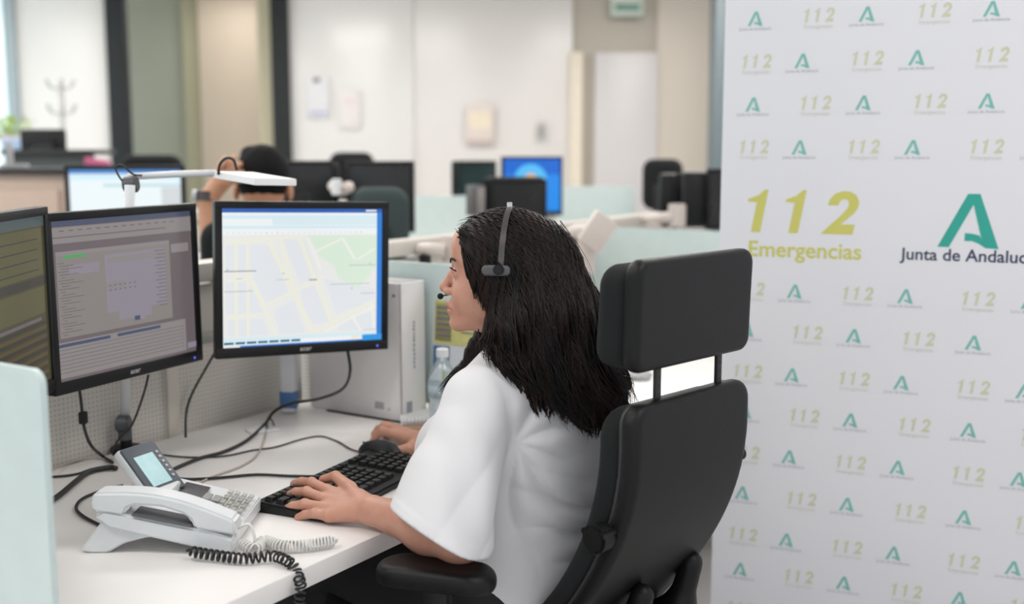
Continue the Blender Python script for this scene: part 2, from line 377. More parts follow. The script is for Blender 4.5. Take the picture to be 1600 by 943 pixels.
for z_, ty in rows:
    for k in range(-1, 7):
        q = .252*k+.0055*k*k; a_ = (.187 if ty else .073)+q; n_ = (.079 if ty else .222)+q
        if a_+.03 < 1.88 and a_ > .03:
            printed('small_emblem', [emblem(a_, z_+.004, .036, .034)], TEALF); printed('small_caption', [txt('Junta de Andalucía', a_, z_-.023, .078, .01)], NAVF)
        if n_+.03 < 1.88 and n_ > .03:
            printed('small_numerals', [numerals(n_-.036, z_-.010, .072, .033)], YELF); printed('small_caption', [txt('Emergencias', n_, z_-.024, .066, .01)], YELT)

# ------------------------------------------------------------------ desks, partition, glass screens
def desk(label, a0, a1, b0, b1, group='long white desks'):
    t = thing('desk', label, 'desk', ab((a0+a1)/2, (b0+b1)/2, 0), (0, 0, math.atan2(D[1], D[0])), group)
    L, Wd = a1-a0, b1-b0
    box_obj('worktop', (0, 0, .7225), (L, Wd, .035), WHITE, t, bev=.0015)
    for sx in (-1, 1): box_obj('side_panel', (sx*(L/2-.05), 0, .3525), (.025, Wd-.1, .705), PANEL, t)
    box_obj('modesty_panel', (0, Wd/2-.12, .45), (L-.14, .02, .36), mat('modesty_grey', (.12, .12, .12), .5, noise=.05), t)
    return t
desk('long white desk holding the telephone and keyboard in the foreground', .30, 2.245, 1.20, 2.03)
desk('white desk behind the woman beyond the frosted screen', 2.275, 3.70, 1.20, 2.03)
desk('white desk row behind the low partition', 2.3, 6.4, 3.0, 3.8)
# perforated partition material
PF = bpy.data.materials.new('perforated_metal'); PF.use_nodes = True; nt = PF.node_tree; b_ = nt.nodes['Principled BSDF']; b_.inputs['Roughness'].default_value = .5
tc = nt.nodes.new('ShaderNodeTexCoord'); vm = nt.nodes.new('ShaderNodeVectorMath'); vm.operation = 'MULTIPLY'; vm.inputs[1].default_value = (95, 1, 95)
fr = nt.nodes.new('ShaderNodeVectorMath'); fr.operation = 'FRACTION'; sb = nt.nodes.new('ShaderNodeVectorMath'); sb.operation = 'SUBTRACT'; sb.inputs[1].default_value = (.5, 0, .5)
m2 = nt.nodes.new('ShaderNodeVectorMath'); m2.operation = 'MULTIPLY'; m2.inputs[1].default_value = (1, 0, 1)
ln = nt.nodes.new('ShaderNodeVectorMath'); ln.operation = 'LENGTH'; cr = nt.nodes.new('ShaderNodeValToRGB')
cr.color_ramp.elements[0].position = .2; cr.color_ramp.elements[0].color = (.40, .375, .35, 1); cr.color_ramp.elements[1].position = .27; cr.color_ramp.elements[1].color = (.56, .53, .49, 1)
nt.links.new(tc.outputs['Object'], vm.inputs[0]); nt.links.new(vm.outputs[0], fr.inputs[0]); nt.links.new(fr.outputs[0], sb.inputs[0]); nt.links.new(sb.outputs[0], m2.inputs[0])
nt.links.new(m2.outputs[0], ln.inputs[0]); nt.links.new(ln.outputs['Value'], cr.inputs[0]); nt.links.new(cr.outputs[0], b_.inputs['Base Color'])
def partition(label, a0, a1, b0, zt=1.135, gap=None):
    t = thing('desk_partition', label, 'partition', ab(a0, b0, 0), (0, 0, math.atan2(D[1], D[0]))); L = a1-a0
    segs = [(0, L)] if gap is None else [(0, gap[0]-a0), (gap[1]-a0, L)]
    for s0, s1 in segs:
        box_obj('perforated_panel', ((s0+s1)/2, 0, .50), (s1-s0, .03, .92), PF, t)
        box_obj('upper_panel', ((s0+s1)/2, 0, 1.02), (s1-s0, .026, .12), PANEL, t)
        box_obj('groove_strip', ((s0+s1)/2, -.004, .955), (s1-s0, .03, .022), mat('groove_grey', (.33, .34, .33), .5, noise=.05), t)
    box_obj('top_rail', (L/2, 0, zt-.02), (L, .075, .045), RAIL, t, bev=.006)
    n = int(L/1.42)+1
    for k in range(n+1):
        x = min(L-.02, .02+k*1.42); box_obj('upright', (x, .0, .55), (.035, .05, 1.1), RAIL, t)
    return t
PART1 = partition('low metal partition with perforated panel behind the two front monitors', .3, 4.95, 2.065, gap=(2.115, 2.21))
PART2 = partition('second low partition far behind the seated man', 2.3, 6.6, 3.84, 1.14)
def screen_glass(a, b0, b1, label, z0=.76, z1=1.12, rot=None):
    t = thing('glass_screen', label, 'desk divider', ab(a, (b0+b1)/2, 0), (0, 0, math.atan2(N[1], N[0])), 'frosted glass desk screens')
    L = b1-b0; bm = bmesh.new(); r = .02; pts = []
    for cx, cz, a0 in ((L/2-r, z1-r, 0), (-L/2+r, z1-r, 90), (-L/2+r, z0+r, 180), (L/2-r, z0+r, 270)):
        for k in range(7): q = math.radians(a0+15*k); pts.append((cx+r*math.cos(q), cz+r*math.sin(q)))
    poly_obj('frosted_pane', pts, FROST, .010, t, bev=.0012)
    for s in (-.3, .3): box_obj('clamp', (s*L, .005, .755), (.05, .03, .035), METAL, t)
    return t
gp = atz(73, 583, 1.115); ga, gb = float(gp@D), float(gp@N)
screen_glass(ga, gb, 2.02, 'frosted glass desk screen at the near left, cut by the photo edge')
screen_glass(2.262, 1.25, 2.02, 'frosted glass desk screen behind the white binder and bottle')
screen_glass(3.70, 1.18, 2.02, 'frosted glass desk screen seen between the woman and the banner')
def wide_glass(u0, v0, u1, v1, Y, label):
    p0, p1 = aty(u0, v0, Y), aty(u1, v1, Y+.05); zt = p0[2]
    t = thing('glass_screen', label, 'desk divider', (p0[0], Y, 0), (0, 0, math.atan2(p1[1]-p0[1], p1[0]-p0[0])), 'frosted glass desk screens')
    L = math.hypot(*(p1-p0)[:2]); poly_obj('frosted_pane', [(0, .74), (L, .74), (L, zt-.01), (L-.01, zt), (.01, zt), (0, zt-.01)], FROST, .01, t, bev=.001)
    box_obj('foot', (L/2, .005, .37), (L*.8, .02, .74), PANEL, t)
wide_glass(636, 306, 732, 309, 6.0, 'frosted glass screen left of the dark twin monitors in the back row')
wide_glass(868, 291, 992, 293, 6.3, 'frosted glass screen right of the blue lit monitor')
wide_glass(596, 309, 640, 309, 5.2, 'narrow strip of frosted glass right of the black monitor')
# drawer pedestal under the front desk
t = thing('drawer_pedestal', 'dark grey drawer pedestal in shadow under the front desk', 'drawer unit', ab(2.02, 1.62, 0), (0, 0, math.atan2(D[1], D[0])))
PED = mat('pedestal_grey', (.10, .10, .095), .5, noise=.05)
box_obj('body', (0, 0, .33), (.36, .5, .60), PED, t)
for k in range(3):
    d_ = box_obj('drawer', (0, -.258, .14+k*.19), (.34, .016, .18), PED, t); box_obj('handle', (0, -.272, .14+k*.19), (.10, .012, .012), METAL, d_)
t = thing('storage_box', 'small pale box under the desk beside the armrest', 'box', aty(572, 906, 1.98)-np.array([0, 0, .03]))
box_obj('carton', (0, .03, 0), (.014, .05, .04), mat('pale_carton', (.42, .38, .36), .6, noise=.05), t); bpy.data.objects.remove(t.children[0]); bpy.data.objects.remove(t)

# ------------------------------------------------------------------ monitors
def emis(name, col, s=1.0):
    if name in _m: return _m[name]
    m = mat(name, tuple(c*.05 for c in col), .25, emit=col, es=s); return m
def monitor(label, M, w_=.41, h_=.35, scr=None, group='flat monitors at the workstations', back=True, brand=False, bez=.016, sside=None):
    t = thing('monitor', label, 'monitor', group=group); t.matrix_world = M
    bm = bmesh.new(); bb = .024
    bbox(bm, (0, .012, h_/2-bez/2), (w_, .024, bez), bev=.002); bbox(bm, (0, .012, -h_/2+bb/2), (w_, .024, bb), bev=.002)
    for s in (-1, 1): bbox(bm, (s*(w_/2-bez/2), .012, (bb-bez)/2), (bez, .024, h_-bez-bb+.004), bev=.002)
    bm_obj('bezel', bm, BLACKP, t, auto=40)
    sw, sh = w_-2*bez, h_-bez-bb; cz = (bb-bez)/2
    box_obj('screen', (0, .009, cz), (sw, .008, sh), scr or mat('screen_off', (.012, .013, .014), .2, noise=.1), t, bev=0)
    bm = bmesh.new(); bbox(bm, (0, .032, 0), (w_-.006, .022, h_-.006), bev=.006); bbox(bm, (0, .055, 0), (.26, .04, .22), bev=.015)
    bm_obj('back_housing', bm, sside or BLACKP, t, auto=40)
    bm = bmesh.new(); bbox(bm, (0, .082, 0), (.11, .02, .11), bev=.003); cyl(bm, (0, .09, 0), (0, .14, 0), .022)
    bm_obj('mount_plate', bm, METAL, t, auto=40)
    if brand:
        V, Fc = text_geo('acer', .014, .2, .0006, 1.1); mesh_obj('brand_lettering', [(p[0], -.0006, p[1]-h_/2+.009) for p in V], Fc, mat('silver_print', (.35, .35, .35), .4, noise=.02), t, smooth=False)
        bm = bmesh.new(); cyl(bm, (w_/2-.028, .0005, -h_/2+.010), (w_/2-.028, -.001, -h_/2+.010), .0028, n=12); bm_obj('power_light', bm, emis('led_blue', (.12, .15, 1.), 1.), t)
    return t, sw, sh, cz
def rotm(loc, yaw, tilt, roll):
    return Matrix.Translation(Vector([float(x) for x in loc])) @ Matrix.Rotation(yaw, 4, 'Z') @ Matrix.Rotation(tilt, 4, 'X') @ Matrix.Rotation(roll, 4, 'Y')
def screen_art(t, name, sw, sh, cz, items, y0=.0046):
    """items: (material, [polygon in 0..1 coords, y down]) drawn in thin layers on the panel"""
    V, Fs, mi, mats = [], [], [], []
    for k, (m, P) in enumerate(items):
        if m not in mats: mats.append(m)
        n = len(V); y = y0-.00002*(k+1)
        V += [((x-.5)*sw, y, cz+(.5-z)*sh) for x, z in P]; Fs.append(tuple(range(n, n+len(P)))); mi.append(mats.index(m))
    return mesh_obj(name, V, Fs, None, t, smooth=False, mats=mats, mi=mi)
def R(x0, y0, x1, y1): return [(x0, y0), (x0, y1), (x1, y1), (x1, y0)]
def road(x0, y0, x1, y1, wd):
    L = math.hypot(x1-x0, y1-y0); nx_, ny_ = -(y1-y0)/L*wd/2, (x1-x0)/L*wd/2
    P = [(x0+nx_, y0+ny_), (x1+nx_, y1+ny_), (x1-nx_, y1-ny_), (x0-nx_, y0-ny_)]
    return [(min(.955, max(0, a)), min(.925, max(.19, b))) for a, b in P]
# right monitor: street map
t, sw, sh, cz = monitor('black monitor on an arm showing a pale street map', rotm((-.472, 2.545, 1.111), .505, -.008, .028), scr=emis('scr_blue', (.02, .19, .62), 1), brand=True)
mW = emis('scr_white', (.80, .84, .84)); mS = emis('scr_sky', (.62, .78, .86)); mBase = emis('map_ground', (.77, .77, .76)); mBlk = emis('map_block', (.72, .745, .775)); mRd = emis('map_road', (.79, .79, .69)); mRw = emis('map_street', (.82, .82, .77))
mGr = emis('map_park', (.66, .78, .65)); mTx = emis('map_label', (.30, .32, .33)); mTg = emis('map_label_grey', (.50, .56, .55)); mBar = emis('scr_bar', (.02, .10, .40)); mDk = emis('scr_task', (.03, .12, .18)); mSilver = emis('scr_band', (.66, .78, .82)); mOr = emis('scr_amber', (.85, .70, .45))
it = [(mW, R(0, .03, .965, .99)), (mBar, R(0, 0, 1, .028)), (mS, R(0, .05, .965, .075)), (mSilver, R(.30, .075, .965, .12)), (mS, R(0, .125, .965, .145)), (mW, R(0, .15, .965, .19))]
it += [(mBase, R(0, .19, .965, .93))]
for P in ([(.02, .26), (.02, .46), (.30, .46), (.26, .26)], [(.02, .53), (.02, .76), (.24, .76), (.16, .53)], [(.19, .27), (.29, .27), (.40, .62), (.26, .68), (.18, .52)], [(.36, .22), (.50, .24), (.58, .50), (.47, .55)], [(.47, .60), (.58, .56), (.68, .84), (.55, .86), (.49, .72)], [(.03, .8), (.03, .92), (.28, .92), (.24, .8)], [(.31, .74), (.43, .67), (.50, .92), (.34, .92)], [(.72, .86), (.93, .78), (.95, .92), (.72, .92)], [(.62, .52), (.95, .6), (.95, .7), (.70, .79)]): it.append((mBlk, P))
it += [(mGr, [(.52, .20), (.965, .20), (.965, .43), (.92, .50), (.84, .60), (.72, .53), (.68, .42), (.60, .36)])]
for a in ((.02, .24, .50, .19, .035), (.08, .24, .08, .93, .02), (.15, .24, .15, .93, .02), (.02, .52, .18, .50, .02), (.02, .78, .26, .76, .02), (.28, .24, .55, .92, .03), (.35, .22, .43, .58, .022), (.46, .2, .68, .88, .028), (.18, .52, .32, .93, .022), (.26, .70, .62, .50, .02), (.55, .93, .95, .70, .03), (.62, .92, .96, .74, .012), (.80, .80, .86, .92, .014), (.56, .32, .74, .22, .012), (.74, .22, .82, .38, .015), (.84, .38, .95, .30, .012), (.93, .72, .95, .92, .012), (.52, .22, .60, .45, .012)): it.append((mRd if a[4] > .018 else mRw, road(*a)))
for (x0, y, x1, m_, hh) in ((.01, .445, .20, mTx, .008), (.01, .59, .18, mTg, .008), (.08, .50, .12, mTg, .006), (.32, .515, .40, mTg, .006), (.525, .52, .575, mTx, .010), (.78, .42, .955, mTg, .008), (.66, .56, .92, mTg, .007), (.86, .635, .955, mTg, .008), (.88, .915, .96, mTg, .007)): it.append((m_, R(x0, y, x1, y+hh)))
for (x, y) in ((.365, .465), (.03, .43), (.92, .405), (.80, .59)): it.append((mTg, R(x-.006, y, x+.006, y+.014)))
for k in range(26):
    x = .03+k*.033; it.append((mTx if k in (7, 9, 24, 25) else mTg, R(x, .172, x+.006, .178)))
it += [(mSilver, R(0, .93, .965, .955)), (mS, R(0, .955, .87, .985)), (mW, R(.47, .96, .86, .985)), (mOr, R(.80, .962, .85, .975)), (emis('scr_corner', (.02, .28, .72)), R(.87, .955, 1, 1)), (mBase, R(0, .985, .1, 1)), (mW, R(.89, .008, .96, .02))]
for k in range(7): it.append((mDk, R(.005+k*.068, .962, .062+k*.068, .978)))
screen_art(t, 'screen_image', sw, sh, cz, it)
# middle monitor: form windows, seen at an angle
t, sw, sh, cz = monitor('black monitor on an arm showing a dull mauve data form', rotm((-.783, 2.283, 1.11), 1.111, -.004, -.008), scr=emis('scr_mauve', (0.130, 0.107, 0.114), 1), brand=True)
g1 = emis('form_light', (0.234, 0.209, 0.209)); g2 = emis('form_beige', (0.218, 0.195, 0.186)); g3 = emis('form_lilac', (0.241, 0.215, 0.260)); g4 = emis('form_dark', (0.111, 0.096, 0.104)); gG = emis('form_green', (0.074, 0.311, 0.104)); gN = emis('form_navy', (.05, .07, .13)); gT = emis('form_text', (.12, .10, .11)); gb = emis('form_title', (.06, .07, .12))
it = [(gb, R(0, 0, 1, .035)), (g1, R(0, .04, 1, .14)), (g4, R(0, .10, .8, .106)), (g2, R(.02, .19, .82, .73)), (g1, R(.02, .19, .82, .215)), (gG, R(.07, .215, .21, .235)), (g3, R(.10, .28, .30, .34)), (g3, R(.34, .24, .78, .62)), (g1, R(.36, .26, .78, .30)), (g3, R(.42, .45, .66, .68)), (g1, R(.34, .42, .48, .47)), (gN, R(.53, .67, .57, .70)), (g3, R(.57, .67, .61, .70)), (g1, R(0, .755, .92, .98)), (gN, R(0, .765, .35, .785)), (gN, R(.4, .765, .72, .785)), (g1, R(.83, .22, .97, .28)), (g3, R(.93, .93, 1, .97))]
for k in range(26): y = .26+.018*k; it.append((gT, R(.03+.01*(k % 3), y, .07+.03*((k*7) % 5), y+.004)))
for k in range(12): it.append((gT, R(.36+.035*(k % 6), .44+.03*(k//6), .375+.035*(k % 6), .446+.03*(k//6))))
for k in range(16): y = .25+.025*k; it.append((gT, R(.70+.02*(k % 2), y, .78, y+.005)))
for k in range(7): it.append((g4, R(.0, .80+.024*k, .9, .803+.024*k)))
for k in range(14): it.append((gT, R(.05+.06*k, .06, .08+.06*k, .066)))
screen_art(t, 'screen_image', sw, sh, cz, it)
# left monitor: olive list, almost edge on
rc = np.array([-.872, 2.11, 1.122]); d2 = np.array([-.06, 1, 0]); d2 /= np.linalg.norm(d2); c2 = rc-d2*.205
M_ = Matrix.Translation(Vector(c2)) @ Matrix.Rotation(math.atan2(d2[1], d2[0]), 4, 'Z') @ Matrix.Rotation(-.0, 4, 'X')
t, sw, sh, cz = monitor('black monitor showing an olive list, partly outside the left edge', M_, scr=emis('scr_olive', (0.052, 0.049, 0.023), 1))
o1 = emis('list_olive', (0.081, 0.075, 0.029)); o2 = emis('list_brown', (0.078, 0.055, 0.021)); o3 = emis('list_dark', (0.033, 0.030, 0.022)); o4 = emis('list_title', (.06, .08, .08))
it = [(o4, R(0, 0, 1, .06)), (o1, R(0, .07, .96, .35)), (o3, R(0, .36, 1, .41)), (o1, R(0, .42, .96, .58)), (gT, R(.1, .60, .9, .62))]
for k in range(4): it.append((o3, R(.3+.1*(k % 2), .13+.06*k, .9, .137+.06*k)))
for k in range(13): it.append((o2 if k % 2 else o3, R(0, .63+.027*k, .96, .65+.027*k)))
for i, (m_, P) in enumerate(it): pass
screen_art(t, 'screen_image', sw, sh, cz, it)

def facing(u, v, Y, yaw): return rotm(aty(u, v, Y), yaw, 0, 0)
# back row monitors
t, sw, sh, cz = monitor('brightly lit monitor behind the lamp arm with a white page', facing(197, 322, 4.15, .12), w_=.43, h_=.30, scr=emis('scr_page', (.80, .88, .90), 1))
screen_art(t, 'screen_image', sw, sh, cz, [(emis('page_blue', (.08, .25, .6)), R(0, 0, 1, .06)), (emis('page_grey', (.5, .68, .75)), R(.3, .2, 1, .24)), (emis('page_side', (.62, .66, .68)), R(.82, .25, 1, 1)), (emis('page_sky', (.6, .82, .92)), R(0, .08, 1, .14))])
monitor('dark switched off monitor right behind the seated man', facing(484, 296, 4.7, .3), w_=.21, h_=.24)
monitor('wide black switched off monitor behind the dark green chair', facing(596, 308, 4.7, .30), w_=.285, h_=.30)
monitor('small dark monitor left of the blue lit one', facing(745, 282, 6.3, .35), w_=.235, h_=.22, scr=mat('screen_teal_off', (.02, .04, .04), .2, noise=.1))
t, sw, sh, cz = monitor('monitor glowing bright blue with an orange spot', facing(832, 291, 5.8, .25), w_=.325, h_=.305, bez=.012, scr=emis('desktop_blue', (.015, .25, .80), 1))
sp = []
for k in range(20): q = 2*math.pi*k/20; sp.append((.47+.11*math.cos(q), .38+.11*math.sin(q)))
sp2 = [(.47+(a-.47)*2.6, .38+(b-.38)*2.6) for a, b in sp]; sp3 = [(.47+(a-.47)*.5, .38+(b-.38)*.5) for a, b in sp]
screen_art(t, 'screen_image', sw, sh, cz, [(emis('desktop_deep', (.01, .14, .62)), R(0, 0, 1, .3)), (emis('desktop_sky', (.10, .5, .9)), sp2), (emis('desktop_orange', (.8, .42, .2)), sp), (emis('desktop_yellow', (.9, .8, .5)), sp3)])
monitor('black monitor turned sideways with a pale side edge above her head', facing(803, 316, 4.9, -.1), w_=.285, h_=.20, scr=None)
bx = thing('equipment_box', 'grey metal box beside the black monitor above her head', 'equipment box', aty(743, 313, 4.8)); box_obj('casing', (0, 0, 0), (.05, .08, .13), mat('box_grey', (.10, .095, .095), .4, noise=.05), bx, bev=.005, M=Matrix.Rotation(.6, 4, 'Z')); box_obj('front_plate', (0, -.042, 0), (.036, .01, .11), mat('box_pale', (.28, .26, .25), .4, noise=.05), bx, M=Matrix.Rotation(.6, 4, 'Z'))
monitor('dark monitor back between the far chair and the banner', facing(1083, 313, 4.6, .1), w_=.145, h_=.22, scr=mat('dark_grey_screen', (.035, .037, .04), .4, noise=.1))
monitor('narrow black monitor touching the banner edge', facing(1120, 311, 4.5, .1), w_=.08, h_=.245)
# ------------------------------------------------------------------ chairs in the background
def rslab(name, hw, hh, ht, M, m, parent, rc=.04, re=.015, h=.008):
    V, Q = sdf_mesh(lambda p: sd_slab(p[:, [0, 2]], p[:, 1], hw, hh, rc, re, ht), (-hw-.02, -ht-.02, -hh-.02), (hw+.02, ht+.02, hh+.02), h)
    V = V @ np.array(M.to_3x3()).T + np.array(M.translation); return fast_obj(name, V, Q, m, parent)
def office_chair(label, u, v, Y, yaw, bw, bh, m, arms=True, cat='office chair'):
    c = aty(u, v, Y); t = thing('office_chair', label, cat, (c[0], c[1], 0), (0, 0, yaw), 'office chairs in the background'); z = c[2]
    rslab('backrest', bw/2, bh/2, .035, Matrix.Translation((0, 0, z)), m, t, rc=.06, re=.03, h=.012)
    rslab('seat', .24, .24, .04, Matrix.Translation((0, .26, .47)) @ Matrix.Rotation(math.pi/2, 4, 'X'), m, t, rc=.07, re=.03, h=.014)
    bm = bmesh.new(); bbox(bm, (0, -.05, (z+.42)/2), (.06, .02, z-.42), bev=.004); bbox(bm, (0, .08, .42), (.06, .26, .02), bev=.004); bm_obj('back_support', bm, BLACKP, t, auto=40)
    bm = bmesh.new(); cyl(bm, (0, .26, .08), (0, .26, .44), .028); bm_obj('gas_column', bm, BLACKP, t, smooth=True)
    bm = bmesh.new()
    for k in range(5):
        a = k*2*math.pi/5; cyl(bm, (0, .26, .1), (.3*math.cos(a), .26+.3*math.sin(a), .06), .022, .014); cyl(bm, (.3*math.cos(a)-.02, .26+.3*math.sin(a), .03), (.3*math.cos(a)+.02, .26+.3*math.sin(a), .03), .029)
    bm_obj('star_base', bm, BLACKP, t, auto=40)
    if arms:
        for s in (-1, 1):
            a_ = rslab('armrest', .035, .12, .015, Matrix.Translation((s*.28, .22, .68)) @ Matrix.Rotation(math.pi/2, 4, 'X'), BLACKP, t, rc=.03, re=.012, h=.01)
            box_obj('arm_post', (s*.27, .22, .56), (.03, .05, .24), BLACKP, a_)
    return t
office_chair('dark green backed office chair in front of the black monitor', 594, 352, 4.25, .2, .22, .29, GREENF, arms=False)
office_chair('black office chair behind the two switched off monitors', 550, 275, 6.6, .2, .26, .28, DARKF)
office_chair('black office chair with armrest near the banner', 1035, 288, 6.2, -.5, .23, .28, DARKF)
office_chair('black office chair behind the lit page monitor', 238, 262, 5.6, .1, .30, .13, DARKF)
# ------------------------------------------------------------------ far left clutter
t = thing('cabinet', 'low beige cabinet with dark top at the far left', 'cabinet', (aty(40, 300, 5.0)[0], 5.0, 0))
BEI = mat('beige_wood', (.52, .40, .33), .5, noise=.04, nscale=5)
zt = aty(40, 272, 5.0)[2]; box_obj('body', (-.12, .2, zt/2), (.62, .4, zt), BEI, t); box_obj('top', (-.09, .19, zt+.012), (.74, .44, .025), BLACKS, t)
box_obj('door', (-.12, -.008, zt-.32), (.54, .018, .50), mat('beige_door', (.55, .42, .35), .5, noise=.03, nscale=5), t)
box_obj('side_post', (.215, -.01, zt/2), (.035, .05, zt+.02), BLACKS, t)
c = aty(78, 250, 6.5); t = thing('reception_counter', 'long dark counter along the far left', 'counter', (c[0], 6.5, 0))
box_obj('front_panel', (0, 0, (c[2]+.03)/2), (.50, .05, c[2]+.03), mat('counter_dark', (.05, .06, .06), .5, noise=.1), t); box_obj('counter_top', (0, .15, c[2]+.045), (.52, .4, .03), BLACKS, t); box_obj('side_shelf', (.36, -.45, aty(152, 254, 6.0)[2]-.032), (.24, .3, .02), BLACKS, t)
monitor('small dark monitor standing on the far left counter', facing(64, 231, 6.6, .1), w_=.15, h_=.10)
c = aty(108, 253, 6.3)
t = thing('pink_folder', 'magenta folder beside the dark counter', 'folder', aty(152, 254, 6.0)); box_obj('cover', (0, 0, 0), (.13, .02, .04), mat('magenta_card', (.55, .12, .25), .6, noise=.05), t, M=Matrix.Rotation(.15, 4, 'Y'))
t = thing('desk_phone_stand', 'pale grey stand on the beige cabinet', 'stand', aty(16, 262, 5.08)); t.location.z = zt+.065; box_obj('stem', (-.0, 0, .02), (.028, .02, .11), mat('pale_stand', (.35, .35, .36), .5, noise=.05), t); box_obj('base', (.02, 0, -.03), (.11, .06, .018), _m['pale_stand'], t)
t = thing('blue_carton', 'pale blue carton at the far left', 'carton', aty(24, 226, 7)); box_obj('carton_body', (0, 0, 0), (.12, .12, .07), mat('blue_card', (.35, .47, .65), .6, noise=.05), t); box_obj('carton_lid', (0, 0, .04), (.125, .125, .02), mat('lilac_card', (.60, .55, .65), .6, noise=.05), t)
# plant
c = aty(12, 208, 7.2); t = thing('potted_plant', 'blurred yellow green plant by the left window', 'plant', c)
V, Fs, off = [], [], 0
for k in range(160):
    a = rng.uniform(0, 2*math.pi); r_ = rng.uniform(.02, .13); p = np.array([r_*math.cos(a)*1.1, r_*math.sin(a), rng.uniform(-.03, .09)]); q = rng.normal(size=3); q /= np.linalg.norm(q); s_ = np.cross(q, [0, 0, 1.]); s_ /= np.linalg.norm(s_)
    V += [p, p+q*.03+s_*.012, p+q*.06, p+q*.03-s_*.012]; Fs.append((off, off+1, off+2, off+3)); off += 4
lf = mesh_obj('foliage', V, Fs, mat('leaf_green', (.38, .50, .16), .6, noise=.3, nscale=8), t)
bm = bmesh.new(); lathe(bm, [(.035, -.12), (.05, -.03), (.05, -.02), (.045, -.02)]); bm_obj('pot', bm, mat('terracotta', (.5, .2, .1), .7, noise=.05), t, auto=40)
# ------------------------------------------------------------------ monitor arms on the partition rail
def arm_set(label, pts, r, joints, box=None, par=None):
    par = par or PART1; t = bpy.data.objects.new('monitor_arm', None); COL.objects.link(t); t.empty_display_size = .05; t['label'] = label; t.parent = par
    t.matrix_parent_inverse = (Matrix.Translation(par.location) @ Matrix.Rotation(par.rotation_euler[2], 4, 'Z')).inverted(); t.location = [float(x) for x in pts[0]]
    o = np.array(pts[0])
    V, Fc = tubes([(catmull([np.array(p)-o for p in pts], 6), r)], 14); mesh_obj('arm', V, Fc, IVORY, t)
    for k, (p, rr, hh, m) in enumerate(joints):
        bm = bmesh.new(); q = np.array(p)-o; cyl(bm, q-Z*hh/2, q+Z*hh/2, rr, bev=.003); bm_obj('joint', bm, m, t, auto=40)
    if box is not None:
        p, sz, rz = box; q = np.array(p)-o; box_obj('mounting_plate', (0, 0, 0), sz, IVORY, t, bev=.006, M=Matrix.Translation(Vector(q)) @ Matrix.Rotation(rz, 4, 'Z') @ Matrix.Rotation(.6, 4, 'Y'))
arm_set('ivory monitor arm left of the woman\'s forehead on the rail', [aty(652, 390, 3.35), aty(672, 389, 3.3), aty(694, 391, 3.3)], .020, [(aty(664, 406, 3.3), .018, .028, BLACKP), (aty(706, 388, 3.35), .033, .075, IVORY)])
arm_set('large ivory monitor arm bracket right of the woman\'s hair', [aty(884, 372, 3.9), aty(905, 362, 3.85), aty(925, 362, 3.8)], .028, [(aty(905, 378, 3.85), .02, .04, BLACKP), (aty(915, 392, 3.8), .03, .16, IVORY)], (aty(933, 362, 3.75), (.09, .03, .12), .3))
arm_set('far ivory monitor arm next to the narrow black monitors', [aty(1010, 343, 4.6), aty(1030, 341, 4.5), aty(1050, 339, 4.5)], .024, [(aty(1058, 336, 4.5), .036, .09, IVORY), (aty(1022, 352, 4.5), .03, .02, IVORY)])
arm_set('white monitor clamp between the black chair and green chair', [aty(520, 290, 4.3), aty(532, 296, 4.25), aty(546, 292, 4.2)], .022, [(aty(526, 292, 4.2), .02, .06, WHITEP)], par=PART2)

# ------------------------------------------------------------------ task lamp
t = thing('task_lamp', 'thin white led task lamp standing behind the middle monitor', 'lamp', atz(198, 705, .74))
o0 = atz(198, 705, .74); L_ = lambda p: np.array(p)-o0
top = aty(203, 289, 2.395)
bm = bmesh.new(); cyl(bm, (0, 0, 0), (0, 0, .012), .035, n=28, bev=.003); cyl(bm, (0, 0, .01), (0, 0, .075), .013); bm_obj('base', bm, BLACKP, t, auto=40)
bm = bmesh.new(); cyl(bm, (-.014, -.012, .066), (.014, -.012, .066), .019, bev=.003); cyl(bm, (0, -.008, .03), (0, -.008, .07), .014); bm_obj('lower_joint', bm, GREYD, t, auto=40)
bm = bmesh.new(); cyl(bm, (0, 0, .08), L_(top), .011); bm_obj('pole', bm, WHITEP, t, smooth=True)
bm = bmesh.new(); cyl(bm, L_(aty(194, 289, 2.42)), L_(aty(215, 287, 2.42)), .018, bev=.003); cyl(bm, L_(aty(205, 300, 2.43)), L_(aty(204, 280, 2.43)), .012); bm_obj('upper_joint', bm, GREYD, t, auto=40)
V, Fc = tubes([([L_(aty(200, 276, 2.44)), L_(aty(270, 272, 2.48)), L_(aty(338, 270, 2.5))], .0075)], 12); mesh_obj('arm', V, Fc, WHITEP, t)
A_, B_, C_, D_ = [L_(aty(u, v, y)) for u, v, y in ((332, 267, 2.50), (395, 268.5, 2.57), (458, 281, 2.40), (398, 278, 2.33))]
C_ = B_+D_-A_; th = np.array([0, 0, -.015]); P = [A_, B_, C_, D_]
bm = bmesh.new(); vs = [bm.verts.new(p) for p in P]+[bm.verts.new(p+th) for p in P]
for f in ((0, 1, 2, 3), (7, 6, 5, 4), (0, 4, 5, 1), (1, 5, 6, 2), (2, 6, 7, 3), (3, 7, 4, 0)): bm.faces.new([vs[i] for i in f])
bmesh.ops.bevel(bm, geom=bm.edges[:], offset=.0015, segments=2, affect='EDGES'); bm_obj('lamp_head', bm, mat('lamp_white', (.85, .85, .85), .3, noise=.01), t, auto=40)
ctr = (A_+B_+C_+D_)/4+th; bm = bmesh.new(); vs = [bm.verts.new((p+th-ctr)*.85+ctr-np.array([0, 0, .0006])) for p in P]; bm.faces.new(vs); bm_obj('light_strip', bm, mat('lamp_strip', (.9, .9, .8), .5, noise=.01), t)
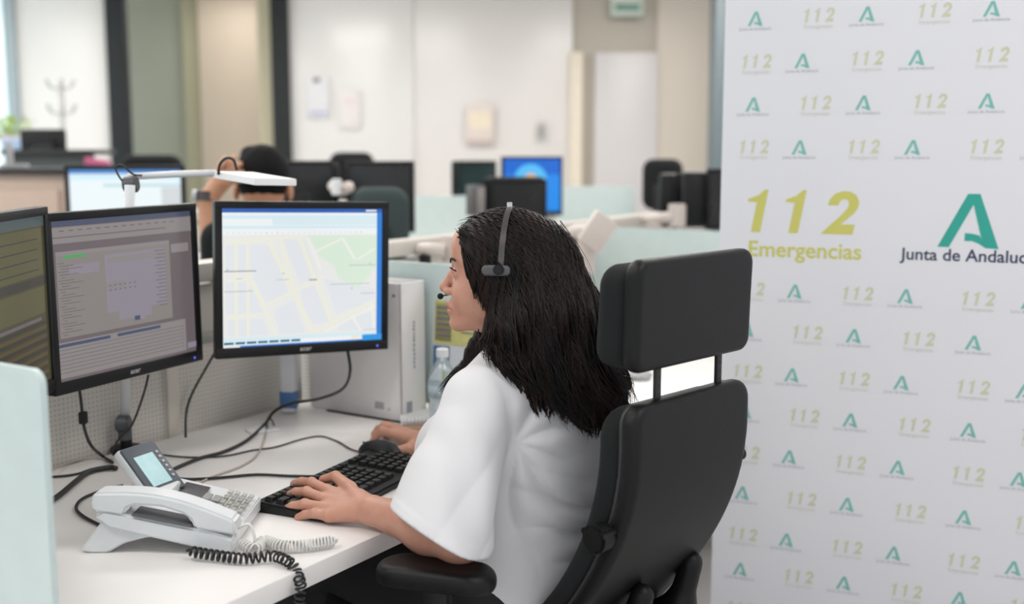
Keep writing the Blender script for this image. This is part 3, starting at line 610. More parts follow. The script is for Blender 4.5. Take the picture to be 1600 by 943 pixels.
V, Fc = tubes([(catmull([L_(aty(u, v, y)) for u, v, y in ((341, 272, 2.47), (344, 256, 2.46), (354, 247, 2.46), (365, 250, 2.47), (370, 266, 2.47))], 8), .0032)], 8); mesh_obj('cable_loop', V, Fc, CABLE, t)
V, Fc = tubes([(catmull([L_(aty(u, v, y)) for u, v, y in ((192, 284, 2.41), (184, 272, 2.41), (181, 262, 2.41), (190, 258, 2.41), (208, 272, 2.42), (222, 274, 2.43))], 8), .0022)], 8); mesh_obj('cable_loop', V, Fc, CABLE, t)

# ------------------------------------------------------------------ objects on the desk
ZD = .741
def cable(label, pts, r=.0032, m=None, cat='cable', name='cable'):
    P = [atz(p[0], p[1], p[2] if len(p) > 2 else ZD+r) for p in pts]; o = tube_obj(name, P, r, m or CABLE); return tag(o, label, cat)
def dcable(label, pts, r=.003, m=None, name='cable'):
    o = tube_obj(name, [aty(*p) for p in pts], r, m or CABLE); return tag(o, label, 'cable')
zc = ZD+.004
def mixc(label, pts, r=.003, m=None, cat='cable'):
    P = [aty(p[0], p[1], p[3]) if len(p) == 4 else atz(p[0], p[1], ZD+r+(p[2] if len(p) > 2 else 0)) for p in pts]
    P = [np.array([q[0], q[1], max(q[2], ZD+r)]) for q in P]
    return tag(tube_obj('cable', P, r, m or CABLE), label, cat, 'cables running over the front desk')
mixc('thick black cable hanging from the map monitor and crossing the desk', [(543, 545, 0, 2.66), (547, 580, 0, 2.64), (535, 607, 0, 2.60), (500, 622, 0, 2.60), (455, 630, 0, 2.62), (428, 643, 0, 2.64), (414, 662, .003), (385, 688), (350, 705), (310, 716), (270, 733), (262, 738)], .0038)
mixc('black keyboard cable curving over the desk to the keyboard', [(232, 705), (245, 728), (262, 742), (290, 748), (340, 746), (400, 741), (450, 743), (500, 744)], .0030)
mixc('thin black mouse cable running across the desk', [(238, 706), (262, 711), (300, 714), (350, 712), (395, 703), (430, 698), (470, 686), (500, 681), (525, 688), (548, 701), (568, 707)], .0020)
mixc('black telephone cable looping on the desk left of the phone', [(192, 758), (165, 764), (130, 778), (119, 793), (130, 806), (156, 820)], .0030)
mixc('thick black cable from the left edge toward the lamp base', [(60, 792), (90, 775), (118, 752), (140, 736), (170, 730), (182, 731)], .0055)
mixc('thin black cable at the left edge of the desk', [(60, 744), (90, 744), (120, 740), (145, 732), (172, 729)], .0026)
mixc('black cable with a ferrite block under the middle monitor', [(123, 600, 0, 2.30), (127, 630, 0, 2.30), (131, 665, 0, 2.28), (142, 695, 0, 2.26), (160, 712, .004), (176, 722)], .0034)
bm = bmesh.new(); q = aty(130, 652, 2.28); bbox(bm, (0, 0, 0), (.016, .016, .026), Matrix.Translation(Vector(q)), .003); f_ = bm_obj('ferrite_block', bm, BLACKP, None, auto=40); tag(f_, 'black ferrite block clipped on the cable under the middle monitor', 'ferrite')
mixc('black cable from the middle monitor beside the lamp pole', [(232, 585, 0, 2.40), (226, 610, 0, 2.38), (213, 648, 0, 2.38), (203, 668, 0, 2.37), (186, 685, 0, 2.36), (176, 706, 0, 2.36), (182, 712, .003)], .0026)
mixc('black cable hanging between the middle and right monitors', [(336, 550, 0, 2.62), (320, 578, 0, 2.62), (300, 615, 0, 2.6), (291, 645, 0, 2.58), (290, 682, .01)], .0030)
mixc('pale thin cable lying across the middle of the desk', [(418, 668), (405, 705), (380, 726), (330, 745), (290, 765), (272, 772)], .0022, mat('beige_cable', (.42, .36, .32), .5, noise=.05))
mixc('pale thin cable near the perforated panel at left', [(78, 735, 0, 2.2), (110, 722), (140, 715), (176, 718)], .0022, _m['beige_cable'])
mixc('short black cable tie loop beside the grommet', [(428, 664, .008), (424, 655, .012), (417, 657, .008), (417, 668, .006)], .0020)
bm = bmesh.new(); g0 = atz(410, 672, .7405); cyl(bm, g0, g0+Z*.004, .03, n=28, bev=.0012); bbox(bm, (0, 0, 0), (.07, .05, .003), Matrix.Translation(Vector(g0+Z*.0015)) @ Matrix.Rotation(.6, 4, 'Z'), .001)
tag(bm_obj('cable_grommet', bm, WHITEP, None, auto=40), 'white cable grommet plate set in the desk', 'grommet')

# keyboard
ang = math.atan2(.34, .156); kd = np.array([math.cos(ang), math.sin(ang), 0]); kw = np.array([math.sin(ang), -math.cos(ang), 0])
k0 = atz(397, 787, .755); k0[2] = 0
KM = Matrix(((kd[0], -kw[0], 0, k0[0]), (kd[1], -kw[1], 0, k0[1]), (0, 0, 1, .7405), (0, 0, 0, 1)))     # x along, y away from user
kb = thing('keyboard', 'black keyboard under the woman\'s left hand', 'keyboard'); kb.matrix_world = KM
KL, KW = .405, .165
bm = bmesh.new(); pts = [(0, 0, 0), (KL, 0, 0), (KL, -KW, 0), (0, -KW, 0)]; hs = [.020, .020, .012, .012]
vs = [bm.verts.new(p) for p in pts]+[bm.verts.new((p[0], p[1], h_)) for p, h_ in zip(pts, hs)]
for f in ((0, 1, 2, 3), (7, 6, 5, 4), (0, 4, 5, 1), (1, 5, 6, 2), (2, 6, 7, 3), (3, 7, 4, 0)): bm.faces.new([vs[i] for i in f])
bmesh.ops.bevel(bm, geom=bm.edges[:], offset=.003, segments=2, affect='EDGES'); bm_obj('body', bm, BLACKP, kb, auto=40)
KEY = mat('key_black', (.010, .010, .010), .38, spec=.3, noise=.2)
LEG = mat('key_legend', (.22, .24, .18), .6, noise=.1)
tilt = math.atan2(.008, KW)
kmesh = {}
def key(x, y, wk, hk):
    kk = (round(wk, 4), round(hk, 4))
    if kk not in kmesh:
        bm = bmesh.new(); r = bmesh.ops.create_cube(bm, size=1)
        for v in r['verts']:
            tpz = v.co.z > 0; v.co = Vector((v.co.x*(wk-(.004 if tpz else 0)), v.co.y*(hk-(.004 if tpz else 0)), v.co.z*.008))
        bmesh.ops.bevel(bm, geom=bm.edges[:], offset=.0009, segments=1, affect='EDGES')
        for q in ((-.0025, .0025, .003, .0028), (.001, -.0015, .0022, .002)):
            vv = [bm.verts.new((q[0]+dx*q[2], q[1]+dy*q[3], .00412)) for dx, dy in ((-.5, -.5), (.5, -.5), (.5, .5), (-.5, .5))]; f = bm.faces.new(vv); f.material_index = 1
        me = bpy.data.meshes.new('key'); bm.to_mesh(me); bm.free(); me.materials.append(KEY); me.materials.append(LEG); kmesh[kk] = me
    o = bpy.data.objects.new('key', kmesh[kk]); COL.objects.link(o); o.parent = kb
    o.location = (x, y, .012+(KW+y)*math.tan(tilt)+.0035); o.rotation_euler = (tilt, 0, 0)
nkeys = 0
for r_ in range(6):
    y = -.022-r_*.0215 - (.004 if r_ else 0); x = .012
    row = [1]*15 if r_ == 0 else ([1.25, 1.25, 1.25, 5, 1.25, 1.25, 1.25, 1.25] if r_ == 5 else [1.5]+[1]*11+[1.25])
    for wk in row:
        if x+wk*.0185 > .285: break
        key(x+wk*.0185/2, y, wk*.0185-.0015, .0175); x += wk*.0185; nkeys += 1
    for k in range(6):
        if r_ == 0 and k > 2: continue
        key(.300+k*.0185-(.004 if k < 3 else 0)+.004, y, .0165, .0175); nkeys += 1

# mouse
mo = thing('mouse', 'black mouse held under the woman\'s right hand', 'mouse')
mp = atz(593, 713, .7405); mdir = np.array([-.80, .60, 0]); MM = frame3(mdir, (-mdir[1], mdir[0], 0), (0, 0, 1), mp); mo.matrix_world = MM
V, Q = sdf_mesh(lambda p: smax(smin(sd_ell(p, (-.006, 0, .010), (.054, .031, .027)), sd_ell(p, (.02, 0, .006), (.036, .027, .02)), .01), -p[:, 2], .003), (-.07, -.04, -.005), (.07, .04, .045), .0025)
fast_obj('shell', V, Q, BLACKP, mo)
bm = bmesh.new(); cyl(bm, (.032, -.004, .022), (.032, .004, .022), .008, n=16); bm_obj('scroll_wheel', bm, GREYD, mo, smooth=True)
box_obj('button_gap', (.03, 0, .0235), (.04, .001, .006), GREYD, mo, bev=0)

# telephone
ph = thing('desk_telephone', 'white corded desk telephone with tilted grey display', 'telephone', (-.465, 1.782, .7405))
# local: X = -away towards back is -x ; width along +y
def P2(pts): return [(-y_, z_) for y_, z_ in pts]
body = [(-.002, .003), (-.002, .028), (.03, .036), (.205, .078), (.213, .070), (.205, .048), (.16, .040), (.05, .014), (.02, .003)]
poly_obj('base', P2(body), WHITEP, .212, ph, bev=.0025, M=Matrix.Translation((0, .006, 0)))
foot = [(.12, .030), (.17, .052), (.208, .060), (.250, .004), (.236, .0), (.205, .0), (.178, .016), (.15, .024)]
for y_ in (.0, .188):
    f_ = poly_obj('foot', P2(foot), WHITEP, .032, ph, bev=.003, M=Matrix.Translation((0, y_, 0)))
side = [(-.006, .002), (-.006, .026), (.02, .036), (.205, .076), (.222, .066), (.20, .046), (.15, .034), (.05, .010), (.02, .002)]
poly_obj('cradle', P2(side), WHITEP, .040, ph, bev=.004, M=Matrix.Translation((0, -.008, 0)))
def hz(y_): return .030+.205*y_      # slab surface height
outer = []; inner = []
for k in range(25):
    s_ = k/24; y_ = -.008+.226*s_; outer.append((y_, hz(y_)+.031+.017*math.sin(math.pi*min(1, max(0, s_)))))
hs_ = [(-.010, hz(0)+.003), (-.012, hz(0)+.022)]+outer+[(.226, hz(.21)+.020), (.222, hz(.22)-.002), (.172, hz(.17)+.002), (.166, hz(.16)+.016), (.155, hz(.15)+.024), (.11, hz(.11)+.029), (.075, hz(.07)+.026), (.063, hz(.06)+.018), (.057, hz(.05)+.004)]
poly_obj('handset', P2(hs_), WHITEP, .044, ph, bev=.0045, M=Matrix.Translation((0, -.010, 0)))
box_obj('handset_shade', (0, 0, 0), (.10, .046, .004), mat('phone_shadow_grey', (.10, .10, .11), .5, noise=.1), ph, M=Matrix.Translation((-.11, .012, hz(.11)+.006)) @ Matrix.Rotation(math.atan(.205)*1.0, 4, 'Y'))  # dark slab paints the shade in the gap below the raised handset
SM = Matrix.Translation((0, 0, .030)) @ Matrix.Rotation(math.atan(.235), 4, 'Y')
box_obj('label_strip', (0, 0, 0), (.045, .11, .003), mat('strip_dark', (.07, .065, .075), .35, noise=.1), ph, M=SM @ Matrix.Translation((-.108, .135, .004)))
for i in range(2):
    for j in range(2): box_obj('feature_key', (0, 0, 0), (.014, .03, .003), mat('feature_grey', (.30, .30, .29), .5, noise=.1), ph, M=SM @ Matrix.Translation((-.078+.017*i, .10+.04*j, .005)), bev=.001)
KG = mat('keypad_grey', (.36, .36, .32), .5, noise=.1); KT = mat('keypad_print', (.12, .12, .11), .6, noise=.1)
digits = '147*2580369#'
for c_ in range(3):
    for r_ in range(4):
        M_ = SM @ Matrix.Translation((-.048+.0125*r_, .105+.026*c_, .0055)); b_ = box_obj('dial_key', (0, 0, 0), (.009, .017, .004), KG, ph, M=M_, bev=.001)
        V, Fc = text_geo(digits[c_*4+r_], .008); M2 = M_ @ Matrix.Translation((0, 0, .0022)) @ Matrix.Rotation(math.pi/2, 4, 'Z')
        mesh_obj('digit', [M2 @ Vector(p) for p in V], Fc, KT, b_, smooth=False)
for r_ in range(4): box_obj('side_key', (0, 0, 0), (.009, .014, .004), mat('side_key_grey', (.45, .45, .42), .5, noise=.1), ph, M=SM @ Matrix.Translation((-.048+.0125*r_, .187, .0055)), bev=.001)
PO = np.array([-.465, 1.782, .7405]); Q4 = [np.array(q)-PO for q in ((-.618, 1.868, .806), (-.584, 1.940, .806), (-.650, 1.972, .882), (-.684, 1.900, .882))]
bl, br, tr_, tl_ = Q4; ux = (br-bl)/np.linalg.norm(br-bl); uy = (tl_-bl); uy -= ux*(uy@ux); hh_ = np.linalg.norm(uy); uy /= hh_; un = np.cross(ux, uy); wdd = np.linalg.norm(br-bl); cc = (bl+br+tr_+tl_)/4
DM = frame3(ux, uy, un, cc)
box_obj('display_housing', (0, 0, -.010), (wdd+.004, hh_+.006, .016), WHITEP, ph, M=DM, bev=.004)
dp = box_obj('display_panel', (0, 0, .0), (wdd, hh_, .006), mat('display_slate', (.085, .095, .115), .4, noise=.05), ph, M=DM, bev=.0025)
box_obj('display_screen', (0, 0, 0), (.046, .064, .002), mat('lcd_teal', (.24, .42, .45), .25, noise=.1, nscale=40, emit=(.16, .32, .34), es=.35), dp, M=DM @ Matrix.Translation((-.004, -.002, .0032)), bev=0)
for k in range(6): box_obj('display_button', (0, 0, 0), (.006, .005, .002), mat('button_silver', (.45, .47, .5), .4, noise=.05), dp, M=DM @ Matrix.Translation((.029, .028-.0105*k, .0035)), bev=.0008)
box_obj('hinge_block', (0, 0, 0), (.05, .06, .02), WHITEP, ph, M=Matrix.Translation((-.150, .125, .068)), bev=.004)

def coil(label, path, rr, pitch, r, m, taper=True):
    P = catmull(path, 30); P = np.array(P); T = np.gradient(P, axis=0); seg = np.linalg.norm(T, axis=1); s_ = np.concatenate([[0], np.cumsum(np.linalg.norm(np.diff(P, axis=0), axis=1))]); out = []
    tot = s_[-1]; n = int(tot/pitch*14); st = np.linspace(0, tot, n)
    Pi = np.stack([np.interp(st, s_, P[:, i]) for i in range(3)], 1); Ti = np.gradient(Pi, axis=0); Ti /= np.linalg.norm(Ti, axis=1)[:, None]
    u = np.cross(Ti, [0.05, 0, 1.]); u /= np.linalg.norm(u, axis=1)[:, None]; v = np.cross(u, Ti)
    ph_ = 2*np.pi*st/pitch+.6*np.sin(st*60); Rr = rr*np.ones(n)
    if taper: Rr *= np.clip(np.minimum(st, tot-st)/.01, .1, 1)
    out = Pi+Rr[:, None]*(np.cos(ph_)[:, None]*u+np.sin(ph_)[:, None]*v)
    V, Fc = tubes([(out, r)], 6); return tag(mesh_obj('coiled_cord', V, Fc, m), label, 'cord')
coil('black coiled cord hanging over the front edge of the desk', [atz(292, 860, .755), atz(330, 866, .752), atz(380, 872, .751), atz(425, 868, .752), atz(452, 878, .751), aty(463, 893, 1.71), aty(470, 915, 1.685), aty(468, 940, 1.68), aty(474, 975, 1.68)], .0078, .0098, .0021, CABLE)
coil('white coiled handset cord curled on the desk', [atz(372, 846, .758), atz(398, 858, .752), atz(412, 845, .752), atz(440, 852, .752), atz(480, 851, .752), atz(528, 843, .752)], .0085, .0058, .0019, WCABLE)
tag(tube_obj('handset_lead', [PO+np.array([.010, .01, .04]), PO+np.array([.03, .01, .045]), PO+np.array([.04, .0, .02]), atz(385, 850, .750)], .0025, WCABLE), 'short white lead from the handset to the curled white cord', 'cord')

# binder, packet, leaflet, bottle, notebook
bi = thing('lever_arch_file', 'large white binder standing against the frosted screen', 'binder', ab(2.129, 1.673, .7405), (0, 0, math.atan2(D[1], D[0])))   # local x along D, y along N
BW = mat('binder_white', (.76, .74, .74), .45, noise=.02)
box_obj('cover', (.003, .15, .17), (.006, .30, .34), BW, bi, bev=.002); box_obj('cover', (.097, .15, .17), (.006, .30, .34), BW, bi, bev=.002)
box_obj('spine', (.05, .003, .17), (.10, .006, .34), BW, bi, bev=.002); box_obj('pages', (.05, .15, .165), (.075, .27, .30), mat('paper_white', (.7, .7, .68), .8, noise=.02), bi, bev=.001)
INK = mat('grey_ink', (.30, .30, .34), .6, noise=.05)
rg = random.Random(3)
bm = bmesh.new(); z_ = .24
while z_ > .12: ww = rg.uniform(.004, .009); bbox(bm, (.052+rg.uniform(-.001, .001), -.0006, z_), (.006, .0008, ww)); z_ -= ww+.0035
bm_obj('spine_lettering', bm, INK, bi)
box_obj('spine_stamp', (.03, -.0006, .03), (.022, .0008, .028), INK, bi, bev=0)
bm = bmesh.new(); cyl(bm, (-.001, .02, .31), (.001, .02, .31), .004, n=14); cyl(bm, (-.001, .04, .025), (.001, .04, .025), .004, n=14); bm_obj('rivets', bm, METAL, bi)
box_obj('logo_patch', (-.0005, .07, .032), (.001, .028, .018), mat('patch_grey', (.35, .35, .36), .5, noise=.1), bi, bev=0)
bl_ = thing('binder_shadow', 'black strip painting the shadow at the foot of the white binder', 'painted_shadow', ab(2.115, 1.66, .7425), (0, 0, math.atan2(N[1], N[0])))  # solid black strip stands in for the dark shadow under the binder
box_obj('strip', (.12, 0, 0), (.25, .008, .004), BLACKP, bl_)
pk = thing('blue_white_packet', 'white packet with blue lower half under the map monitor', 'packet', aty(452, 632, 2.79))
pk.location.z = .7405; z0 = pk.location.z
box_obj('wrapper', (0, 0, .08), (.042, .035, .16), mat('packet_white', (.65, .66, .70), .4, noise=.03), pk, bev=.008, seg=3); box_obj('blue_band', (0, 0, .035), (.0435, .0365, .05), mat('packet_blue', (.06, .16, .38), .4, noise=.05), pk, bev=.006)
po = thing('divider_post', 'ivory post holding the frosted screen beside the binder', 'post', ab(2.235, 2.0, .7405), (0, 0, math.atan2(D[1], D[0])))
box_obj('post', (0, 0, .17), (.04, .035, .34), RAIL, po); box_obj('post_foot', (0, 0, .006), (.07, .06, .012), RAIL, po)
# leaflets leaning on the screen
lf = thing('leaflet', 'yellow and blue leaflet propped against the frosted screen behind the bottle', 'leaflet', ab(2.236, 1.585, .7405), (0, 0, math.atan2(N[1], N[0])))
LM = Matrix.Rotation(.06, 4, 'X')
box_obj('sheet', (-.02, 0, .168), (.20, .002, .336), mat('leaflet_white', (.66, .69, .73), .6, noise=.03), lf, M=LM, bev=0)
# the camera side of the sheet looks along -D which is local +y side
def lblock(x, z, w_, h_, col, nm): box_obj('printed_area', (x, .0022, z), (w_, .001, h_), mat(nm, col, .6, noise=.06, nscale=60), lf, M=LM, bev=0)
lblock(-.02, .235, .185, .11, (.58, .56, .22), 'leaf_yellow'); lblock(.045, .235, .05, .095, (.42, .38, .16), 'leaf_ochre')
lblock(.05, .14, .05, .07, (.07, .16, .32), 'leaf_blue'); lblock(.055, .04, .045, .09, (.25, .36, .10), 'leaf_green'); lblock(-.03, .09, .09, .04, (.35, .55, .65), 'leaf_cyan')
for k in range(6): box_obj('printed_line', (.045, .0032, .272-.014*k), (.044-.004*(k % 2), .0008, .005), mat('leaf_ink', (.16, .14, .22), .6, noise=.1), lf, M=LM, bev=0)
for k in range(5): box_obj('printed_line', (-.045, .0032, .262-.012*k), (.07, .0008, .003), _m['leaf_ink'] if k == 4 else mat('leaf_soft', (.45, .43, .22), .6, noise=.1), lf, M=LM, bev=0)
bo_ = thing('water_bottle', 'clear plastic water bottle with white cap beside the notebook', 'bottle', aty(692, 640, 2.55)); bo_.location.z = .7405
PETM = mat('clear_pet', (.85, .93, .97), .08, trans=.85, spec=.5); 
prof = [(.030, 0), (.033, .004), (.033, .03), (.030, .036), (.033, .042), (.033, .075), (.029, .085), (.033, .095), (.034, .125), (.030, .15), (.018, .172), (.013, .18), (.013, .19)]
bm = bmesh.new(); lathe(bm, prof, n=28); bm_obj('bottle_body', bm, PETM, bo_, smooth=True)
bm = bmesh.new(); lathe(bm, [(.0145, .188), (.0145, .206), (.012, .208)], n=24); bm_obj('cap', bm, WHITEP, bo_, auto=40)
bm = bmesh.new(); lathe(bm, [(.0335, .008), (.0335, .034)], n=28); bm_obj('label_band', bm, mat('bottle_cyan', (.25, .62, .68), .4, noise=.1, alpha=.8), bo_, smooth=True)
bm = bmesh.new(); lathe(bm, [(.0342, .096), (.0345, .124)], n=28); bm_obj('paper_band', bm, mat('bottle_label', (.55, .66, .72), .4, noise=.2, nscale=50, alpha=.7), bo_, smooth=True)
nb = thing('spiral_notebook', 'spiral notebook with kraft cover lying beside her right hand', 'notebook', atz(656, 664, .7405), (0, 0, .15))
box_obj('cover', (.03, -.03, .003), (.15, .10, .006), mat('kraft', (.42, .24, .15), .7, noise=.08), nb, bev=.001); box_obj('pages', (.03, .045, .010), (.15, .13, .012), mat('note_pages', (.72, .72, .72), .7, noise=.02), nb, bev=.001)
paths = []
for k in range(16):
    x = -.04+k*.0088; paths.append(([np.array([x, -.018+.009*math.cos(a), .012+.011*math.sin(a)]) for a in np.linspace(0, 2*math.pi, 14)], .0011))
V, Fc = tubes(paths, 5); mesh_obj('spiral_wire', V, Fc, mat('wire_silver', (.6, .6, .64), .3, 1, noise=.02), nb)
ob = thing('crumpled_wrapper', 'small clear wrapper on the desk between hair and headrest', 'wrapper', atz(1000, 592, .7405))
V, Q = sdf_mesh(lambda p: sd_ell(p, (0, 0, .012), (.035, .03, .014))+.004*np.sin(p[:, 0]*300)*np.sin(p[:, 1]*260), (-.05, -.05, -.01), (.05, .05, .04), .003)
fast_obj('film', V, Q, mat('film_grey', (.6, .6, .62), .2, noise=.1, trans=.4), ob)

# ------------------------------------------------------------------ the near chair
W_ = np.array([.69, .72, 0]); W_ /= np.linalg.norm(W_); Bk = np.array([W_[1], -W_[0], 0]); C0 = np.array([.296, 1.835, 0])
ch = thing('desk_chair', 'large black high-back desk chair with headrest that she sits on', 'desk chair', C0)
def chl(p): return np.stack([p@W_, p@Bk, p[:, 2]], 1)       # offsets from C0 (object is at C0, unrotated)
def ch_part(name, fn, lo, hi, m, h=.005, parent=None):
    V, Q = sdf_mesh(fn, lo, hi, h); V = V[:, :1]*W_+V[:, 1:2]*Bk+V[:, 2:]*Z
    return fast_obj(name, V, Q[:, ::-1], m, parent or ch)
LEA = mat('chair_shell', (.006, .006, .0065), .42, spec=.28, bump=.25, bscale=700)
def bendo(z):
    t_ = np.clip(.93-z, 0, .5); return np.where(t_ < .28, -1.28*t_**2, -1.28*.0784-.80*(t_-.28))
ch_part('headrest_shell', lambda p: sd_slab(np.stack([p[:, 0], p[:, 2]-1.143], 1), p[:, 1]-.03*((p[:, 2]-1.143)), .166, .090, .026, .012, .016), (-.19, -.04, 1.03), (.19, .04, 1.26), LEA, .004)
def hcush(p):
    z = p[:, 2]-1.137; return sd_slab(np.stack([p[:, 0], z], 1), p[:, 1]+.046+.06*(-z), .155, .084, .035, .022, .036)
ch_part('headrest_cushion', hcush, (-.19, -.12, 1.03), (.19, .01, 1.26), DARKF, .005)
ch_part('backrest_shell', lambda p: sd_slab(np.stack([p[:, 0], p[:, 2]-.72], 1), p[:, 1]-bendo(p[:, 2]), .166, .283, .035, .013, .017)*.8, (-.2, -.42, .42), (.2, .05, 1.03), LEA, .005)
ch_part('backrest_cushion', lambda p: sd_slab(np.stack([p[:, 0], p[:, 2]-.715], 1), p[:, 1]-bendo(p[:, 2])+.043, .158, .272, .05, .022, .030)*.8, (-.2, -.5, .42), (.2, .02, 1.02), DARKF, .006)
ch_part('side_seam', lambda p: np.maximum(sd_slab(np.stack([p[:, 0], p[:, 2]-.72], 1), p[:, 1]-bendo(p[:, 2])+.017, .163, .280, .035, .002, .004)*.8, -9), (-.2, -.45, .42), (.2, .03, 1.02), mat('seam_black', (.03, .03, .032), .4, noise=.1), .004)
for x in (-.082, .094):
    bm = bmesh.new(); M_ = frame3(W_, Bk, None, (0, 0, 0)); bbox(bm, (0, 0, 0), (.014, .008, .17), Matrix.Translation(Vector(W_*x+Z*1.02-Bk*.006)) @ Matrix.Rotation(math.atan2(W_[1], W_[0]), 4, 'Z'), .002)
    for k in range(4): cyl(bm, W_*x+Z*(1.01+.014*k)+Bk*(-.003), W_*x+Z*(1.01+.014*k)+Bk*(-.0012), .002, n=8)
    bm_obj('headrest_post', bm, BLACKS, ch, auto=40)
kc = -W_*.165+Z*.785+Bk*(float(bendo(np.array([.785]))[0])-.015)
bm = bmesh.new(); cyl(bm, kc, kc-W_*.035, .024, n=26, bev=.005)
for k in range(3):
    a = .5+k*math.pi*2/3; q = kc+(Bk*math.cos(a)+Z*math.sin(a))*.0205; cyl(bm, q, q-W_*.034, .006, n=10)
bm_obj('adjustment_knob', bm, LEA, ch, auto=40)
kc2 = W_*.165+Z*.86+Bk*(float(bendo(np.array([.86]))[0])); bm = bmesh.new(); cyl(bm, kc2, kc2+W_*.012, .012, n=16, bev=.002); bm_obj('side_button', bm, LEA, ch, auto=40)
# seat, mechanism, base
ch_part('seat', lambda p: sd_slab(np.stack([p[:, 0], p[:, 1]+.50], 1), p[:, 2]-.475, .245, .25, .08, .035, .045), (-.3, -.8, .4), (.3, -.2, .55), DARKF, .008)
for sx, hz_ in ((.128, .66), (-.02, .640)):
    ch_part('back_bracket', lambda p, sx=sx, hz_=hz_: smin(sd_cone(p, (sx, -.075, hz_-.01), (sx, -.10, .56), .021, .024), sd_cone(p, (sx, -.10, .56), (sx, -.30, .42), .03, .03), .02), (sx-.06, -.36, .36), (sx+.06, .0, .76), LEA, .006)
bm = bmesh.new(); cyl(bm, -Bk*.48+Z*.08, -Bk*.48+Z*.43, .03); bm_obj('gas_column', bm, BLACKP, ch, smooth=True)
bm = bmesh.new()
for k in range(5):
    a = .3+k*2*math.pi/5; q = -Bk*.48+np.array([math.cos(a), math.sin(a), 0])*.31; cyl(bm, -Bk*.48+Z*.11, q+Z*.065, .028, .018)
    s_ = np.array([-math.sin(a), math.cos(a), 0])*.022; cyl(bm, q+Z*.03-s_, q+Z*.03+s_, .03)
bm_obj('star_base', bm, BLACKP, ch, auto=40)
# armrests
pc = aty(681, 899, 1.775); AX = np.array([-.95, .31, 0]); AX /= np.linalg.norm(AX); AY = np.array([-AX[1], AX[0], 0])
def arm_pad(center, ax, ay, m=LEA):
    o = np.array(center)-C0
    def fn(p): return sd_slab(np.stack([p[:, 0], p[:, 1]], 1), p[:, 2]+.0*p[:, 0], .104, .044, .043, .016, .019)
    V, Q = sdf_mesh(fn, (-.13, -.06, -.04), (.13, .06, .04), .004)
    V[:, 2] -= .10*np.maximum(0, np.abs(V[:, 0])-.07)
    V = V[:, :1]*ax+V[:, 1:2]*ay+V[:, 2:]*Z+o; return fast_obj('armrest', V, Q, m, ch)
pc[2] = .706
a1 = arm_pad(pc, AX, AY)
o = pc-C0; bm = bmesh.new(); bbox(bm, (0, 0, -.10), (.05, .028, .18), Matrix.Translation(Vector(o)) @ Matrix.Rotation(math.atan2(AX[1], AX[0]), 4, 'Z'), .006); bbox(bm, (0, .05, -.24), (.04, .16, .025), Matrix.Translation(Vector(o)) @ Matrix.Rotation(math.atan2(AX[1], AX[0])+math.pi, 4, 'Z'), .004); bm_obj('arm_post', bm, BLACKP, a1, auto=40)
a2c = np.array([.10, 2.36, .70]); a2 = arm_pad(a2c, AX, AY); o = a2c-C0
bm = bmesh.new(); bbox(bm, (0, 0, -.10), (.05, .028, .18), Matrix.Translation(Vector(o)), .006); bm_obj('arm_post', bm, BLACKP, a2, auto=40)

# ------------------------------------------------------------------ the woman
wo = thing('woman', 'woman with long black hair and white T-shirt, seated in profile, typing', 'person', (0, 2.03, 0))
OW = np.array([0, 2.03, 0.])
HC = aty(790, 422, 2.045); fy = math.radians(8); fw = np.array([-math.cos(fy), math.sin(fy), 0]); lf_ = np.array([-math.sin(fy), -math.cos(fy), 0])   # forward, her left (to camera)
tiltd = math.radians(0); 
HR = np.stack([fw, lf_, Z], 1)       # columns: local x fwd, y left, z up
def hl(p): return ((p-HC)@HR)*1000   # to head-local millimetres
def hw_(q): return HC+(HR@(np.array(q, float)/1000))
def sd_head(p):
    q = hl(p); q = q.copy(); q[:, 1] = np.abs(q[:, 1])
    d = sd_ell(q, (4, 0, 22), (93, 74, 82))
    d = smin(d, sd_ell(q, (42, 0, -38), (57, 54, 76)), 22)
    d = smin(d, sd_cone(q, (8, 48, -58), (84, 10, -98), 17, 15), 22)       # jaw
    d = smin(d, sd_ell(q, (58, 34, -44), (34, 26, 34)), 16)                # cheek
    d = smin(d, sd_cone(q, (84, 0, 22), (76, 36, 17), 13, 11), 12)         # brow
    d = smin(d, sd_ell(q, (84, 0, 44), (14, 44, 30)), 16)                  # forehead
    d = smin(d, sd_sph(q, (91, 0, -97), 14.5), 12)                         # chin
    d = smin(d, sd_ell(q, (86, 0, -70), (22, 25, 22)), 10)                 # muzzle
    # eye socket
    d = smax(d, -sd_ell(q, (99, 33, -2), (15, 19, 11)), 9)
    d = smin(d, sd_sph(q, (80, 32, -2), 14.2), 3.5)                        # lids
    d = smax(d, -sd_ell(q, (97, 34, -2), (9, 11.5, 4.6)), 1.5)
    d = smin(d, sd_chain(q, [(90, 0, 8), (101, 0, -10), (113, 0, -30)], [7, 7.5, 8.5], 4), 7)   # nose
    d = smin(d, sd_sph(q, (115, 0, -33), 9.0), 6)
    d = smin(d, sd_ell(q, (104, 11, -39), (11, 7.5, 7.5)), 4)
    d = smax(d, -sd_ell(q, (109, 7, -46), (6, 3.2, 4)), 2)
    # lips
    d = smin(d, sd_chain(q, [(107, 0, -63), (105, 9, -65), (93, 23, -71)], [5.2, 5, 2.5], 2), 4)
    d = smin(d, sd_chain(q, [(104.5, 0, -79), (102, 9, -78), (92, 22, -73)], [5.6, 5.2, 2.5], 2), 4)
    d = smax(d, -sd_chain(q, [(112, 0, -71.2), (108, 10, -71.4), (95, 23, -72.5)], [1.3, 1.3, .8], 1), 1.6)
    d = smax(d, -sd_ell(q, (112, 0, -89), (9, 14, 4.5)), 6)
    # ear
    d = smin(d, sd_ell(q, (-4, 76, -14), (17, 7, 29)), 5)
    return d/1000*.9
J = {}
